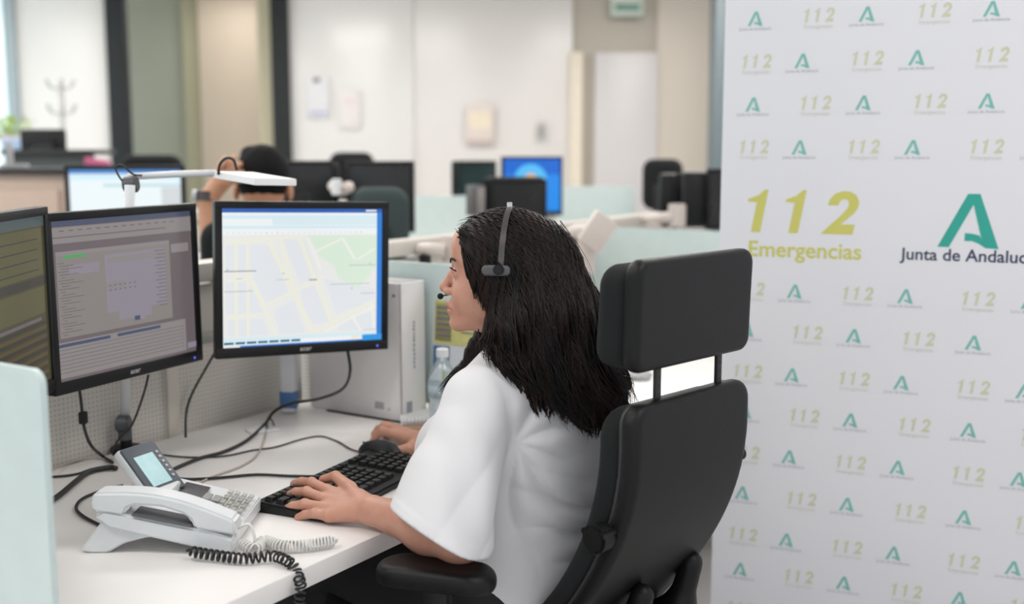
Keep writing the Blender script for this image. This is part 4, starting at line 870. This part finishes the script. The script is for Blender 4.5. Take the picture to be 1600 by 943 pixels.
LW = aty(586, 798, 1.905); LE = aty(718, 846, 1.80); LS = np.array([-.058, 1.90, .965])
LE[2] = .762
RW = aty(660, 692, 2.40); RE = np.array([.06, 2.36, .77]); RS = np.array([.115, 2.15, .965])
def finger(mcp, tip, lift, r=(.0105, .0100, .0094, .0086)):
    m_, t_ = np.array(mcp), np.array(tip)+Z*.004; return [m_, m_+(t_-m_)*.47+Z*lift, m_+(t_-m_)*.78+Z*lift*.75, t_], r
LF = [finger(aty(512, 766, 2.010), aty(460, 759, 2.095), .009), finger(aty(506, 779, 1.980), aty(451, 777, 2.045), .010), finger(aty(506, 793, 1.950), aty(444, 801, 1.985), .009), finger(aty(514, 806, 1.925), aty(466, 811, 1.955), .006, (.0092, .0086, .008, .0071))]
LT = ([aty(566, 790, 1.925), aty(547, 762, 1.985), aty(524, 744, 2.045), aty(505, 748, 2.06)], (.015, .0125, .0105, .008))
RF = [finger(aty(612, 677, 2.440), aty(583, 691, 2.475), .014), finger(aty(617, 671, 2.465), aty(585, 681, 2.505), .014), finger(aty(622, 671, 2.49), aty(592, 679, 2.53), .012), finger(aty(628, 675, 2.51), aty(602, 684, 2.545), .008, (.0092, .0086, .008, .0071))]
RT = ([aty(654, 698, 2.385), aty(636, 702, 2.365), aty(617, 705, 2.358), aty(600, 706, 2.365)], (.014, .0125, .0105, .008))
def sd_hand(p, Wr, FF, TT):
    bb = np.array([Wr]+[f[0][-1] for f in FF]+[t for t in TT[0]]); lo, hi = bb.min(0)-.05, bb.max(0)+.05
    out = np.full(len(p), 1.); c = (lo+hi)/2; far = np.linalg.norm(np.maximum(np.abs(p-c)-(hi-lo)/2, 0), axis=1); msk = far < .03; out[:] = far+.02
    q = p[msk]
    if len(q):
        d = None
        for k, (P, r) in enumerate(FF):
            e = sd_cone(q, Wr+(P[0]-Wr)*.12, P[0], .0165, .0115); d = e if d is None else smin(d, e, .012)
        d = smin(d, sd_cone(q, Wr, Wr+(TT[0][1]-Wr)*.6, .019, .015), .014)
        fd = None
        for P, r in FF:
            e = sd_chain(q, P, r, .003)
            e = smin(e, sd_sph(q, P[1]+Z*.001, r[1]*1.03), .003)
            fd = e if fd is None else smin(fd, e, .0015)
        d = smin(d, fd, .005)
        d = smin(d, sd_chain(q, TT[0], TT[1], .004), .006)
        out[msk] = d
    return out
NB = np.array([.022, 2.035, 1.025])
def sd_body(p):
    d = sd_head(p)
    nk = sd_chain(p, [hw_((-12, 0, -60)), hw_((-22, 0, -110)), NB+np.array([.02, -.01, 0]), NB-Z*.2], [.056, .053, .062, .09], .02)
    d = smin(d, nk, .018)
    d = smin(d, sd_cone(p, LS, RS, .055, .055), .04); d = smin(d, sd_cone(p, LS, LE, .052, .043), .02); 
    fa = sd_chain(p, [LE, LE+(LW-LE)*.35, LW], [.042, .043, .0255], .02); d = smin(d, fa, .015)
    d = smin(d, sd_cone(p, RS, RE, .052, .042), .02); d = smin(d, sd_chain(p, [RE, RE+(RW-RE)*.35, RW], [.041, .041, .025], .02), .015)
    d = smin(d, sd_hand(p, LW, LF, LT), .012); d = smin(d, sd_hand(p, RW, RF, RT), .012)
    return d
V, Q = sdf_mesh(sd_body, (-.5, 1.68, .70), (.24, 2.62, 1.34), .0024, B=16)
SK = mat('skin', (.62, .36, .26), .45, bump=.12, bscale=260, sss=.12); 
nt = SK.node_tree; b_ = nt.nodes['Principled BSDF']; at = nt.nodes.new('ShaderNodeAttribute'); at.attribute_name = 'tint'; nz_ = nt.nodes.new('ShaderNodeTexNoise'); nz_.inputs['Scale'].default_value = 45; nz_.inputs['Detail'].default_value = 4
mx = nt.nodes.new('ShaderNodeMix'); mx.data_type = 'RGBA'; mx.inputs[6].default_value = (.60, .325, .235, 1); mx.inputs[7].default_value = (.50, .235, .165, 1); tcc = nt.nodes.new('ShaderNodeTexCoord')
mx2 = nt.nodes.new('ShaderNodeMix'); mx2.data_type = 'RGBA'; mx2.inputs[7].default_value = (.40, .13, .11, 1)
nt.links.new(tcc.outputs['Object'], nz_.inputs['Vector']); nt.links.new(nz_.outputs[0], mx.inputs[0]); nt.links.new(mx.outputs[2], mx2.inputs[6]); nt.links.new(at.outputs['Fac'], mx2.inputs[0]); nt.links.new(mx2.outputs[2], b_.inputs['Base Color'])
body = fast_obj('body', V-OW, Q, SK, wo)
q = hl(V); q[:, 1] = np.abs(q[:, 1]); lipd = np.minimum(sd_chain(q, [(107, 0, -63), (105, 9, -65), (93, 23, -71)], [5.2, 5, 2.5]), sd_chain(q, [(104.5, 0, -79), (102, 9, -78), (92, 22, -73)], [5.6, 5.2, 2.5]))
tint = np.clip(1-np.maximum(lipd, 0)/1.5, 0, 1)*(q[:, 0] > 85)*.75
for k, P in enumerate([f[0][-1] for f in LF+RF]+[LT[0][-1], RT[0][-1]]):
    tint = np.maximum(tint, .15*np.clip(1-np.linalg.norm(V-P, axis=1)/.014, 0, 1))
a_ = body.data.attributes.new('tint', 'FLOAT', 'POINT'); a_.data.foreach_set('value', tint.astype(np.float32))
# eyes, brows, lashes
for s in (1, -1):
    bm = bmesh.new(); c = hw_((80, s*32, -2))-OW; bmesh.ops.create_uvsphere(bm, u_segments=24, v_segments=16, radius=.0126, matrix=Matrix.Translation(Vector(c)))
    dirn = fw
    for f in bm.faces:
        dd = np.array(f.calc_center_median())-c; dd /= np.linalg.norm(dd); g = dd@dirn; f.material_index = 1 if g > .80 else 0
    bm_obj('eye', bm, None, wo, smooth=True, mats=[mat('eye_white', (.48, .43, .41), .2, noise=.02), mat('iris_brown', (.04, .02, .012), .15, noise=.2)])
    HAIRD = mat('brow_hair', (.02, .014, .012), .6, noise=.1)
    paths = []
    for k in range(130):
        t_ = k/129; yy = 12+42*t_; xx = 100.5-17*t_**1.6; zz = 15+8*math.sin(t_*2.3)+rng.uniform(-2.6, 2.6)*(1-.6*t_)
        a = hw_((xx, s*yy, zz)); b = hw_((xx-2.5, s*(yy+5), zz+1.5)); paths.append(([a-OW, (a+b)/2-OW+fw*.001, b-OW], [.0009, .0009, .0003]))
    V, Fc = tubes(paths, 4); mesh_obj('eyebrow', V, Fc, HAIRD, wo)
    paths = []
    for k in range(26):
        t_ = k/25; yy = 20+26*t_; xx = 93-7*(2*t_-.8)**2; zz = 2.5+2*math.sin(t_*3.1)
        a = hw_((xx, s*yy, zz)); b = hw_((xx+6, s*(yy+2*t_), zz+3)); paths.append(([a-OW, a*.5+b*.5-OW-Z*.0008, b-OW], [.0006, .0005, .0002]))
    V, Fc = tubes(paths+[([hw_((94-7*(2*t_-.8)**2, s*(20+26*t_), 2.5+2*math.sin(t_*3.1)))-OW for t_ in np.linspace(0, 1, 10)], .0014), ([hw_((92.5-7*(2*t_-.8)**2, s*(22+23*t_), -6.5-1.2*math.sin(t_*3.1)))-OW for t_ in np.linspace(0, 1, 10)], .0007)], 4); mesh_obj('eyelashes', V, Fc, HAIRD, wo)

# T-shirt
FT = np.array([-.75, .66, 0]); FT /= np.linalg.norm(FT); ST = np.array([.66, .75, 0]); ST /= np.linalg.norm(ST)
def tl(p, c): q = p-np.asarray(c); return np.stack([q@FT, q@ST, q[:, 2]], 1)
CUFF = aty(690, 835, 1.80); CUFF[2] = max(CUFF[2], .79)
ua = CUFF-LS; ua /= np.linalg.norm(ua)
CN = np.array([-.45, -.17, -.87]); CN /= np.linalg.norm(CN)
CCUT = aty(690, 832, 1.80)
RCUT = RE+Z*.03
def sd_torso(p):
    d = sd_ell(tl(p, (.045, 2.035, .875)), (0, 0, 0), (.135, .180, .19))
    d = smin(d, sd_ell(tl(p, (.02, 2.05, .70)), (0, 0, 0), (.155, .185, .20)), .06)
    d = smin(d, sd_ell(tl(p, (.00, 2.06, .55)), (0, 0, 0), (.17, .20, .14)), .06)
    q = tl(p, (.03, 2.04, .885)); q[:, 1] = np.abs(q[:, 1]); d = smin(d, sd_ell(q, (.100, .078, -.045), (.085, .085, .085)), .05)
    d = smin(d, sd_cone(p, LS+Z*.004, NB-Z*.015, .060, .058), .04); d = smin(d, sd_cone(p, RS, NB-Z*.015, .060, .058), .04)
    return d
def rdg(x): return 1-2*np.abs(np.sin(x*.5))**.8
def folds(p):
    # creases fan out from the armpit, soft folds gather at the waist
    q = tl(p, (.045, 2.03, .93)); x, y, z = q[:, 0], q[:, 1], q[:, 2]
    ar = np.array([.005, 1.915, .90]); u = p[:, 0]-ar[0]; v = p[:, 2]-ar[2]; r = np.hypot(u, v)+1e-6; a = np.arctan2(v, u)
    side = np.clip(-(y-.02)/.1, 0, 1)*np.clip((u+.06)/.06, 0, 1)
    f = .0056*rdg(a*9+9*r+2.2*np.sin(r*17+.5))*np.clip(r/.07, 0, 1)*np.clip(1.6-r/.20, 0, 1)*side
    low = np.clip((-.05-z)/.12, 0, 1)
    f += .0052*low*rdg(z*95+14*u+2.4*np.sin(u*22+z*14))*np.clip(.5+.6*np.sin(u*18+z*11+1.3), 0, 1)
    f += .0016*np.sin(x*48+z*25+2*np.sin(z*30))
    return f
def sd_shirt(p):
    d = sd_torso(p)+folds(p)
    ax_ = p-LS; t_ = np.clip(ax_@ua, 0, .4)
    sl = sd_cone(p, LS, CUFF+ua*.16, .060, .110)
    lat = p@np.array([.85, .5, 0])
    fs = (.0030*np.sin(lat*70+p[:, 2]*24+1.5*np.sin(p[:, 2]*26))+.0022*rdg(lat*46-p[:, 2]*60+1))*np.clip(t_/.12, 0, 1); sl = sl+fs
    inner = sd_cone(p, LS, CUFF+ua*.16, .048, .101)+fs
    cut = (p-CCUT)@CN+.004*np.sin(lat*30)
    sl = sl-.0011*np.clip((cut+.021)/.003, 0, 1)
    sl = smax(sl, cut, .004)
    d = smin(d, sl, .014)
    hol = np.maximum(inner, -(cut+.10)); d = smax(d, -hol, .002)
    rs = smax(sd_cone(p, RS, RE, .062, .075), (p-RCUT)@(np.array(RE-RS)/np.linalg.norm(RE-RS)), .004); d = smin(d, rs, .03)
    nkp = hw_((-22, 0, -110)); d = smax(d, -sd_cone(p, NB+np.array([.0, .0, .03]), nkp+Z*.05, .060, .09), .006)
    return d*.8
V, Q = sdf_mesh(sd_shirt, (-.35, 1.62, .50), (.34, 2.45, 1.16), .0034, B=16)
SH = mat('white_cotton', (.70, .695, .715), .85, bump=.25, bscale=1400, sheen=.15, bdist=.0006)
fast_obj('t_shirt', V-OW, Q, SH, wo)
# trousers
LH, RH = np.array([-.07, 1.95, .57]), np.array([.10, 2.15, .57]); LK, RK = LH+FT*.43+Z*.02, RH+FT*.43+Z*.02
def sd_tr(p):
    d = sd_chain(p, [LH, LK, LK-Z*.45-FT*.03], [.095, .072, .045], .02); d = smin(d, sd_chain(p, [RH, RK, RK-Z*.45-FT*.03], [.095, .072, .045], .02), .03)
    return smin(d, sd_ell(tl(p, (.02, 2.05, .56)), (0, 0, 0), (.14, .18, .10)), .05)+.003*np.sin(p[:, 0]*40+p[:, 1]*30)
V, Q = sdf_mesh(sd_tr, (-.6, 1.8, .06), (.3, 2.65, .74), .010); fast_obj('trousers', V-OW, Q, mat('black_trousers', (.010, .010, .011), .8, noise=.1), wo)
def sd_shoe(p):
    d = None
    for K in (LK, RK): e = sd_cone(p, K-Z*.53-FT*.05, K-Z*.55+FT*.14, .042, .032); d = e if d is None else np.minimum(d, e)
    return np.maximum(d, -p[:, 2])
V, Q = sdf_mesh(sd_shoe, (-.75, 1.9, -.01), (.1, 2.8, .16), .008); fast_obj('shoes', V-OW, Q, mat('shoe_white', (.6, .6, .6), .6, noise=.03), wo)

# hair
hx = np.array([86, 80, 66, 50, 40, 22, 26, 34, 200]); hzz = np.array([78, 56, 20, -20, -38, -58, -98, -124, -150])
def hairline(z): return np.interp(z, hzz[::-1], hx[::-1])
def A3(u, v, y): return aty(u, v, y)
def sd_hair(p):
    q = hl(p); 
    cap = sd_ell(q, (-2, 0, 24), (103, 85, 88)); side = sd_ell(q, (-2, 58, -30), (62, 34, 92)); side2 = sd_ell(q, (-2, -58, -30), (58, 32, 92))
    bk = sd_ell(q, (-52, 0, -10), (62, 78, 88))
    d = smin(smin(smin(cap, side, 25), side2, 25), bk, 30)
    d = smax(d, (q[:, 0]-hairline(q[:, 2]))*.9, 5)/1000
    d = smin(d, sd_chain(p, [A3(835, 430, 2.03), A3(862, 510, 1.985), A3(890, 585, 1.945), A3(935, 632, 1.915)], [.088, .088, .066, .040], .03), .03)
    d = smin(d, sd_chain(p, [A3(812, 455, 1.985), A3(806, 520, 1.955), A3(815, 572, 1.93), A3(850, 615, 1.91)], [.030, .042, .036, .022], .02), .025)
    d = smax(d, (q[:, 0]-hairline(q[:, 2])-2)*.0009+.2*np.clip(-q[:, 1]/1000-.02, 0, 1)*-1*0, .006)
    d = smin(d, sd_chain(p, [A3(850, 560, 2.05), A3(900, 590, 2.03), A3(950, 600, 2.0)], [.07, .06, .04], .03), .03)
    d = smin(d, sd_chain(p, [hw_((0, -60, -60)), hw_((30, -62, -120)), A3(716, 585, 2.13)], [.04, .028, .010], .02), .02)
    st = q; gro = .0016*np.sin(q[:, 0]*.55+5*np.sin(q[:, 2]*.02)+q[:, 1]*.3)
    rp = np.clip((10-q[:, 2])/70, 0, 1)
    loc_ = p[:, 0]*.85+p[:, 1]*.5
    gro = gro+rp*(.0042*np.sin(loc_*112+2.6*np.sin(p[:, 2]*26)+p[:, 2]*22)+.0022*np.sin(loc_*230+2*np.sin(p[:, 2]*34+1)))
    return (d+gro)*.82
V, Q = sdf_mesh(sd_hair, (-.2, 1.76, .9), (.26, 2.28, 1.33), .0038, B=16)
HM = bpy.data.materials.new('dark_hair'); HM.use_nodes = True; nt = HM.node_tree; b_ = nt.nodes['Principled BSDF']; b_.inputs['Roughness'].default_value = .42; b_.inputs['Specular IOR Level'].default_value = .20
at = nt.nodes.new('ShaderNodeTexCoord'); nz_ = nt.nodes.new('ShaderNodeTexNoise'); nz_.inputs['Scale'].default_value = 30; mp_ = nt.nodes.new('ShaderNodeMapping'); mp_.inputs['Scale'].default_value = (1, 1, .15)
crr = nt.nodes.new('ShaderNodeValToRGB'); crr.color_ramp.elements[0].position = .35; crr.color_ramp.elements[1].position = .75; crr.color_ramp.elements[0].color = (.0045, .0035, .0035, 1); crr.color_ramp.elements[1].color = (.020, .010, .0075, 1)
nt.links.new(at.outputs['Object'], mp_.inputs[0]); nt.links.new(mp_.outputs[0], nz_.inputs['Vector']); nt.links.new(nz_.outputs[0], crr.inputs[0]); nt.links.new(crr.outputs[0], b_.inputs['Base Color'])
hair = fast_obj('hair', V-OW, Q, HM, wo)
# strands traced over the hair surface
def smooth_hair(p): return sd_hair(p)
NS = 2600
az = rng.uniform(-math.pi, math.pi, NS); el = np.arccos(rng.uniform(-.25, 1, NS))
loc = np.stack([-2+103*np.sin(el)*np.cos(az), 85*np.sin(el)*np.sin(az), 24+88*np.cos(el)], 1)
loc = np.concatenate([loc, np.stack([rng.normal(78, 5, 250), rng.uniform(-45, 60, 250), rng.uniform(58, 82, 250)], 1)])
P = HC+(loc/1000)@HR.T
keep = loc[:, 0] < hairline(loc[:, 2])-2; P = P[keep]; NS = len(P)
grp = rng.integers(0, 90, NS); gph = rng.uniform(0, 6.28, 90); gam = rng.uniform(.5, 1.4, 90); gfr = rng.uniform(.2, .42, 90); sph = rng.normal(0, .5, NS)
off0 = rng.uniform(-.0005, .0028, NS); off = off0; back = -fw
steps = 66; ds = .0068; tr = [P.copy()]; vel = None
for k in range(steps):
    g = grad(smooth_hair, P); q = hl(P); high = np.clip((q[:, 2]+10)/90, 0, 1); off = off0+np.clip((-q[:, 2]-20)/150, 0, 1)*.0035*np.sin(gph[grp]*3+k*.12)
    dr = -Z[None, :]*(1.0)+back[None, :]*(.25+1.6*high)[:, None]+np.array([.30, -.05, 0])[None, :]*np.clip((-q[:, 2]-60)/100, 0, 1)[:, None]
    frontal = np.clip((q[:, 0]-20)/60, 0, 1)*np.clip(q[:, 2]/50, 0, 1); dr = dr+(np.sign(q[:, 1]+12)*frontal*.7)[:, None]*lf_[None, :]
    wv = np.sin(k*gfr[grp]+gph[grp]+sph)*gam[grp]*.55*np.clip(k/16, 0, 1); sd_ = np.cross(g, dr); sd_ /= np.linalg.norm(sd_, axis=1)[:, None]+1e-9
    dr = dr-g*(np.sum(dr*g, 1)[:, None]); dr /= np.linalg.norm(dr, axis=1)[:, None]+1e-6; dr = dr+sd_*wv[:, None]
    vel = dr if vel is None else vel*.55+dr*.45; vel = vel/(np.linalg.norm(vel, axis=1)[:, None]+1e-9)
    Pn = P+vel*ds; d = smooth_hair(Pn); Pn = Pn-grad(smooth_hair, Pn)*np.clip(d-off, -.006, .004)[:, None]; P = Pn; tr.append(P.copy())
tr = np.stack(tr, 1)
# stop strands which turn back under the mass
paths = []
for i in range(NS):
    T = tr[i]; zmin_i = int(np.argmin(T[:, 2])); n = min(len(T), max(6, zmin_i+1)); n = int(n*rng.uniform(.72, 1.0))
    dz = np.diff(T[:, 2])/ds; bad = np.where((np.arange(len(dz)) > 26) & (dz > -.30))[0]
    qq = hl(T); bad2 = np.where((qq[:, 2] < -25) & (qq[:, 2] > -125) & (qq[:, 0] > hairline(qq[:, 2])-5) & (qq[:, 1] > 0))[0]
    n = min([n]+([bad[0]] if len(bad) else [])+([bad2[0]] if len(bad2) else [])); T = T[:max(n, 6)]
    T = np.vstack([T, T[-1]+(T[-1]-T[-2])*1.0+np.array([.002, 0, -.004]), T[-1]+(T[-1]-T[-2])*2+np.array([.003, 0, -.009])]); m_ = len(T)
    rr = rng.uniform(.0006, .0016)*np.concatenate([np.linspace(.6, 1, 4), np.ones(m_-8 if m_ > 8 else 0), np.linspace(1, .15, 4)])[:m_] if m_ >= 8 else .0006
    paths.append((T-OW, rr))
# hanging tips along the lower edge and the lock falling over her chest
def lock(P0, n, spread, r=.0011, wav=.006, lenv=(.8, 1.1)):
    base = np.array(catmull(P0, 8))
    for _ in range(n):
        o_ = rng.normal(0, spread, 3); o2 = rng.normal(0, spread*.9, 3); t_ = np.linspace(0, 1, len(base))[:, None]; ph_ = rng.uniform(0, 6.28)
        T = base+o_*(1-t_)+o2*t_+wav*np.sin(t_*7+ph_)*t_*np.array([.8, .3, .2]); n_ = max(5, int(len(T)*min(1, rng.uniform(*lenv)))); T = T[:n_]
        paths.append((T-OW, np.linspace(1, .15, len(T))*r*rng.uniform(.6, 1.3)))
lock([A3(760, 520, 2.12), A3(745, 560, 2.13), A3(722, 575, 2.12), A3(700, 597, 2.10), A3(690, 612, 2.10)], 60, .006)
for (u0, v0, u1, v1, u2, v2, y) in ((800, 560, 830, 600, 842, 618, 1.87), (830, 570, 850, 610, 868, 642, 1.86), (850, 580, 872, 625, 880, 655, 1.86), (870, 590, 895, 625, 905, 650, 1.86), (890, 590, 915, 628, 935, 655, 1.86), (910, 590, 945, 630, 958, 655, 1.865), (925, 580, 960, 625, 975, 650, 1.87), (940, 560, 975, 610, 986, 645, 1.88), (780, 545, 795, 580, 812, 603, 1.885), (765, 520, 762, 555, 778, 578, 1.90), (950, 570, 980, 600, 988, 635, 1.90), (860, 600, 880, 640, 893, 668, 1.86)):
    lock([A3(u0, v0, y+.02), A3((u0+u1)/2-3, (v0+v1)/2, y+.01), A3(u1, v1, y), A3(u2, v2, y)], 46, .008, .0013, .007, (.6, 1.05))
for (P0) in ([(872, 345, 2.0), (900, 385, 1.99), (918, 425, 1.98), (930, 470, 1.96)], [(880, 360, 2.0), (905, 410, 1.98), (925, 440, 1.97), (928, 480, 1.96)], [(735, 345, 2.05), (724, 348, 2.06), (717, 352, 2.06)], [(745, 338, 2.03), (728, 342, 2.04), (716, 346, 2.05)]):
    lock([A3(*x) for x in P0], 7, .004, .0006, .004)
V, Fc = [], []; n = 4; Vs, Qs, off_ = [], [], 0
for Pp, R_ in paths:
    Pp = np.asarray(Pp); m_ = len(Pp); R_ = np.broadcast_to(np.asarray(R_, float), (m_,)); T = np.gradient(Pp, axis=0); T /= np.linalg.norm(T, axis=1)[:, None]+1e-12
    u = np.cross(T, np.array([.31, -.9, .28])); u /= np.linalg.norm(u, axis=1)[:, None]+1e-9; v = np.cross(T, u)
    ring = np.stack([Pp+R_[:, None]*(math.cos(a)*u+math.sin(a)*v) for a in (0, math.pi/2, math.pi, 1.5*math.pi)], 1).reshape(-1, 3); Vs.append(ring)
    i = np.arange(m_-1)[:, None]*4; k = np.arange(4)[None, :]; k2 = (k+1) % 4
    Qs.append(np.stack([i+k, i+k2, i+4+k2, i+4+k], -1).reshape(-1, 4)+off_); off_ += m_*4
fast_obj('hair_strands', np.concatenate(Vs), np.concatenate(Qs), HM, hair)

# headset (worn, separate thing)
hs0 = hw_((0, 0, 0)); hd = thing('headset', 'black headset with thin band and microphone worn over her hair', 'headset', hs0)
def HL(q): return hw_(q)-hs0
pts = []
for k in range(25):
    a = math.radians(-8+196*k/24); pts.append(HL((-6+0*math.sin(a)-4*math.sin(a), 98*math.cos(a), 18+98*math.sin(a))))
bm = bmesh.new(); prev = None
for i, p in enumerate(pts):
    T = (pts[min(i+1, 24)]-pts[max(i-1, 0)]); T /= np.linalg.norm(T); nrm = np.cross(T, fw); nrm /= np.linalg.norm(nrm)
    ring = [bm.verts.new(p+fw*a+nrm*b) for a, b in ((-.0052, -.0012), (.0052, -.0012), (.0052, .0012), (-.0052, .0012))]
    if prev:
        for j in range(4): bm.faces.new((prev[j], prev[(j+1) % 4], ring[(j+1) % 4], ring[j]))
    prev = ring
bm_obj('headband', bm, mat('band_grey', (.10, .09, .09), .3, .6, noise=.1), hd, auto=40)
bm = bmesh.new(); bbox(bm, (0, 0, 0), (.010, .007, .022), Matrix.Translation(Vector(HL((-8, 4, 114)))), .002); bm_obj('band_slider', bm, METAL, hd, auto=40)
V, Q = sdf_mesh(lambda p: sd_slab(p[:, [0, 2]], p[:, 1], .026, .0095, .009, .004, .006), (-.03, -.01, -.015), (.03, .01, .015), .0022)
R3 = HR; V2 = V@R3.T+HL((2, 99, 10)); fast_obj('ear_pad', V2, Q, mat('pad_grey', (.09, .09, .095), .6, noise=.1), hd)
bm = bmesh.new(); cyl(bm, HL((-3, 98, 12)), HL((-3, 110, 12)), .0095, n=20, bev=.002); bm_obj('pivot', bm, BLACKP, hd, auto=40)
bm = bmesh.new(); cyl(bm, HL((0, -92, 4)), HL((0, -104, 4)), .026, n=26, bev=.004); bm_obj('ear_cup', bm, BLACKP, hd, auto=40)
V, Fc = tubes([(catmull([HL((0, -104, 0)), HL((50, -100, -28)), HL((95, -68, -48)), HL((119, -30, -52)), HL((123, -8, -50))], 8), .0016)], 8); mesh_obj('microphone_boom', V, Fc, BLACKP, hd)
bm = bmesh.new(); bmesh.ops.create_uvsphere(bm, u_segments=18, v_segments=12, radius=.0058, matrix=Matrix.Translation(Vector(HL((122, 2, -50))))); bm_obj('microphone_tip', bm, mat('mic_foam', (.008, .008, .008), .9, noise=.1), hd, smooth=True)

# ------------------------------------------------------------------ the man in the back
mn = thing('man', 'seated man seen from behind with dark hair and hand raised to head', 'person', (aty(410, 300, 3.75)[0], 3.75, 0)); OM = np.array(mn.location)
MH = aty(411, 283, 3.75)
mE, mWr = aty(322, 402, 3.62), aty(324, 312, 3.62); mS = MH+np.array([-.17, .0, -.30]); mS2 = MH+np.array([.17, .02, -.30])
mF = [([aty(350, 278, 3.62), aty(365, 262, 3.64), aty(376, 256, 3.66)], .010), ([aty(352, 284, 3.62), aty(370, 272, 3.64), aty(382, 268, 3.67)], .010), ([aty(350, 270, 3.62), aty(358, 255, 3.63), aty(366, 245, 3.66)], .010), ([aty(347, 290, 3.62), aty(364, 284, 3.64), aty(376, 282, 3.67)], .009), ([aty(338, 272, 3.60), aty(345, 258, 3.60), aty(352, 248, 3.62)], .011)]
def sd_man(p):
    q = p-MH; d = sd_ell(q, (0, .0, 0), (.078, .095, .108)); d = smin(d, sd_ell(np.stack([np.abs(q[:, 0]), q[:, 1], q[:, 2]], 1), (.090, .0, -.035), (.010, .018, .032)), .01)
    d = smin(d, sd_chain(p, [MH-Z*.06, MH-Z*.2], [.058, .062], .02), .02); d = smin(d, sd_cone(p, mS, mS2, .07, .07), .05)
    d = smin(d, sd_chain(p, [mS, mE+np.array([.03, 0, -.02]), mWr], [.055, .045, .030], .02), .02)
    d = smin(d, sd_cone(p, mWr, aty(346, 283, 3.62), .028, .032), .015)
    for P_, r_ in mF: d = smin(d, sd_chain(p, P_, [r_]*3, .004), .006)
    return d
V, Q = sdf_mesh(sd_man, MH-np.array([.35, .25, .45]), MH+np.array([.35, .25, .2]), .007, B=16)
fast_obj('body', V-OM, Q, mat('tan_skin', (.50, .25, .15), .5, noise=.06, nscale=20), mn)
V, Q = sdf_mesh(lambda p: smin(smin(smax(sd_ell(p-MH, (.0, .0, .018), (.088, .105, .105)), -(p[:, 2]-MH[2]+.062), .01), sd_sph(p, aty(388, 240, 3.74), .024), .015), 9+0*p[:, 0], .001)+.0006*np.sin(p[:, 0]*180)*np.sin(p[:, 2]*150), MH-np.array([.13, .14, .12]), MH+np.array([.13, .14, .2]), .004, B=16)
fast_obj('hair', V-OM, Q, mat('black_short_hair', (.006, .0055, .006), .75, bump=.4, bscale=260, noise=.1, spec=.12), mn)
def sd_ms(p):
    d = smin(sd_cone(p, mS, mS2, .082, .082), sd_ell(p, MH+np.array([0, .02, -.5]), (.19, .13, .28)), .06); d = smin(d, smax(sd_cone(p, mS, mE, .07, .062), -(p[:, 2]-mE[2]-.10), .005), .03)
    return smax(d, -sd_sph(p, MH-Z*.17, .07), .01)
V, Q = sdf_mesh(sd_ms, MH-np.array([.35, .25, .8]), MH+np.array([.35, .25, 0]), .010, B=16); fast_obj('shirt', V-OM, Q, mat('grey_white_shirt', (.55, .55, .56), .8, noise=.03), mn)
wt = thing('wristwatch', 'dark wristwatch on the seated man\'s raised wrist', 'watch', mWr); d_ = (mE-mWr); d_ /= np.linalg.norm(d_)
bm = bmesh.new(); cyl(bm, -d_*-.004, -d_*.030, .0345, n=26, bev=.002); bm_obj('strap', bm, mat('strap_dark', (.06, .05, .05), .5, noise=.1), wt, auto=40)
bm = bmesh.new(); cyl(bm, np.array([-.034, -.01, .012]), np.array([-.046, -.014, .014]), .019, n=22, bev=.002); bm_obj('dial', bm, mat('dial_pale', (.5, .52, .55), .2, .4, noise=.05), wt, auto=40)
office_chair('dark office chair the man in the back sits on', 400, 395, 3.45, 0.0, .34, .20, DARKF)
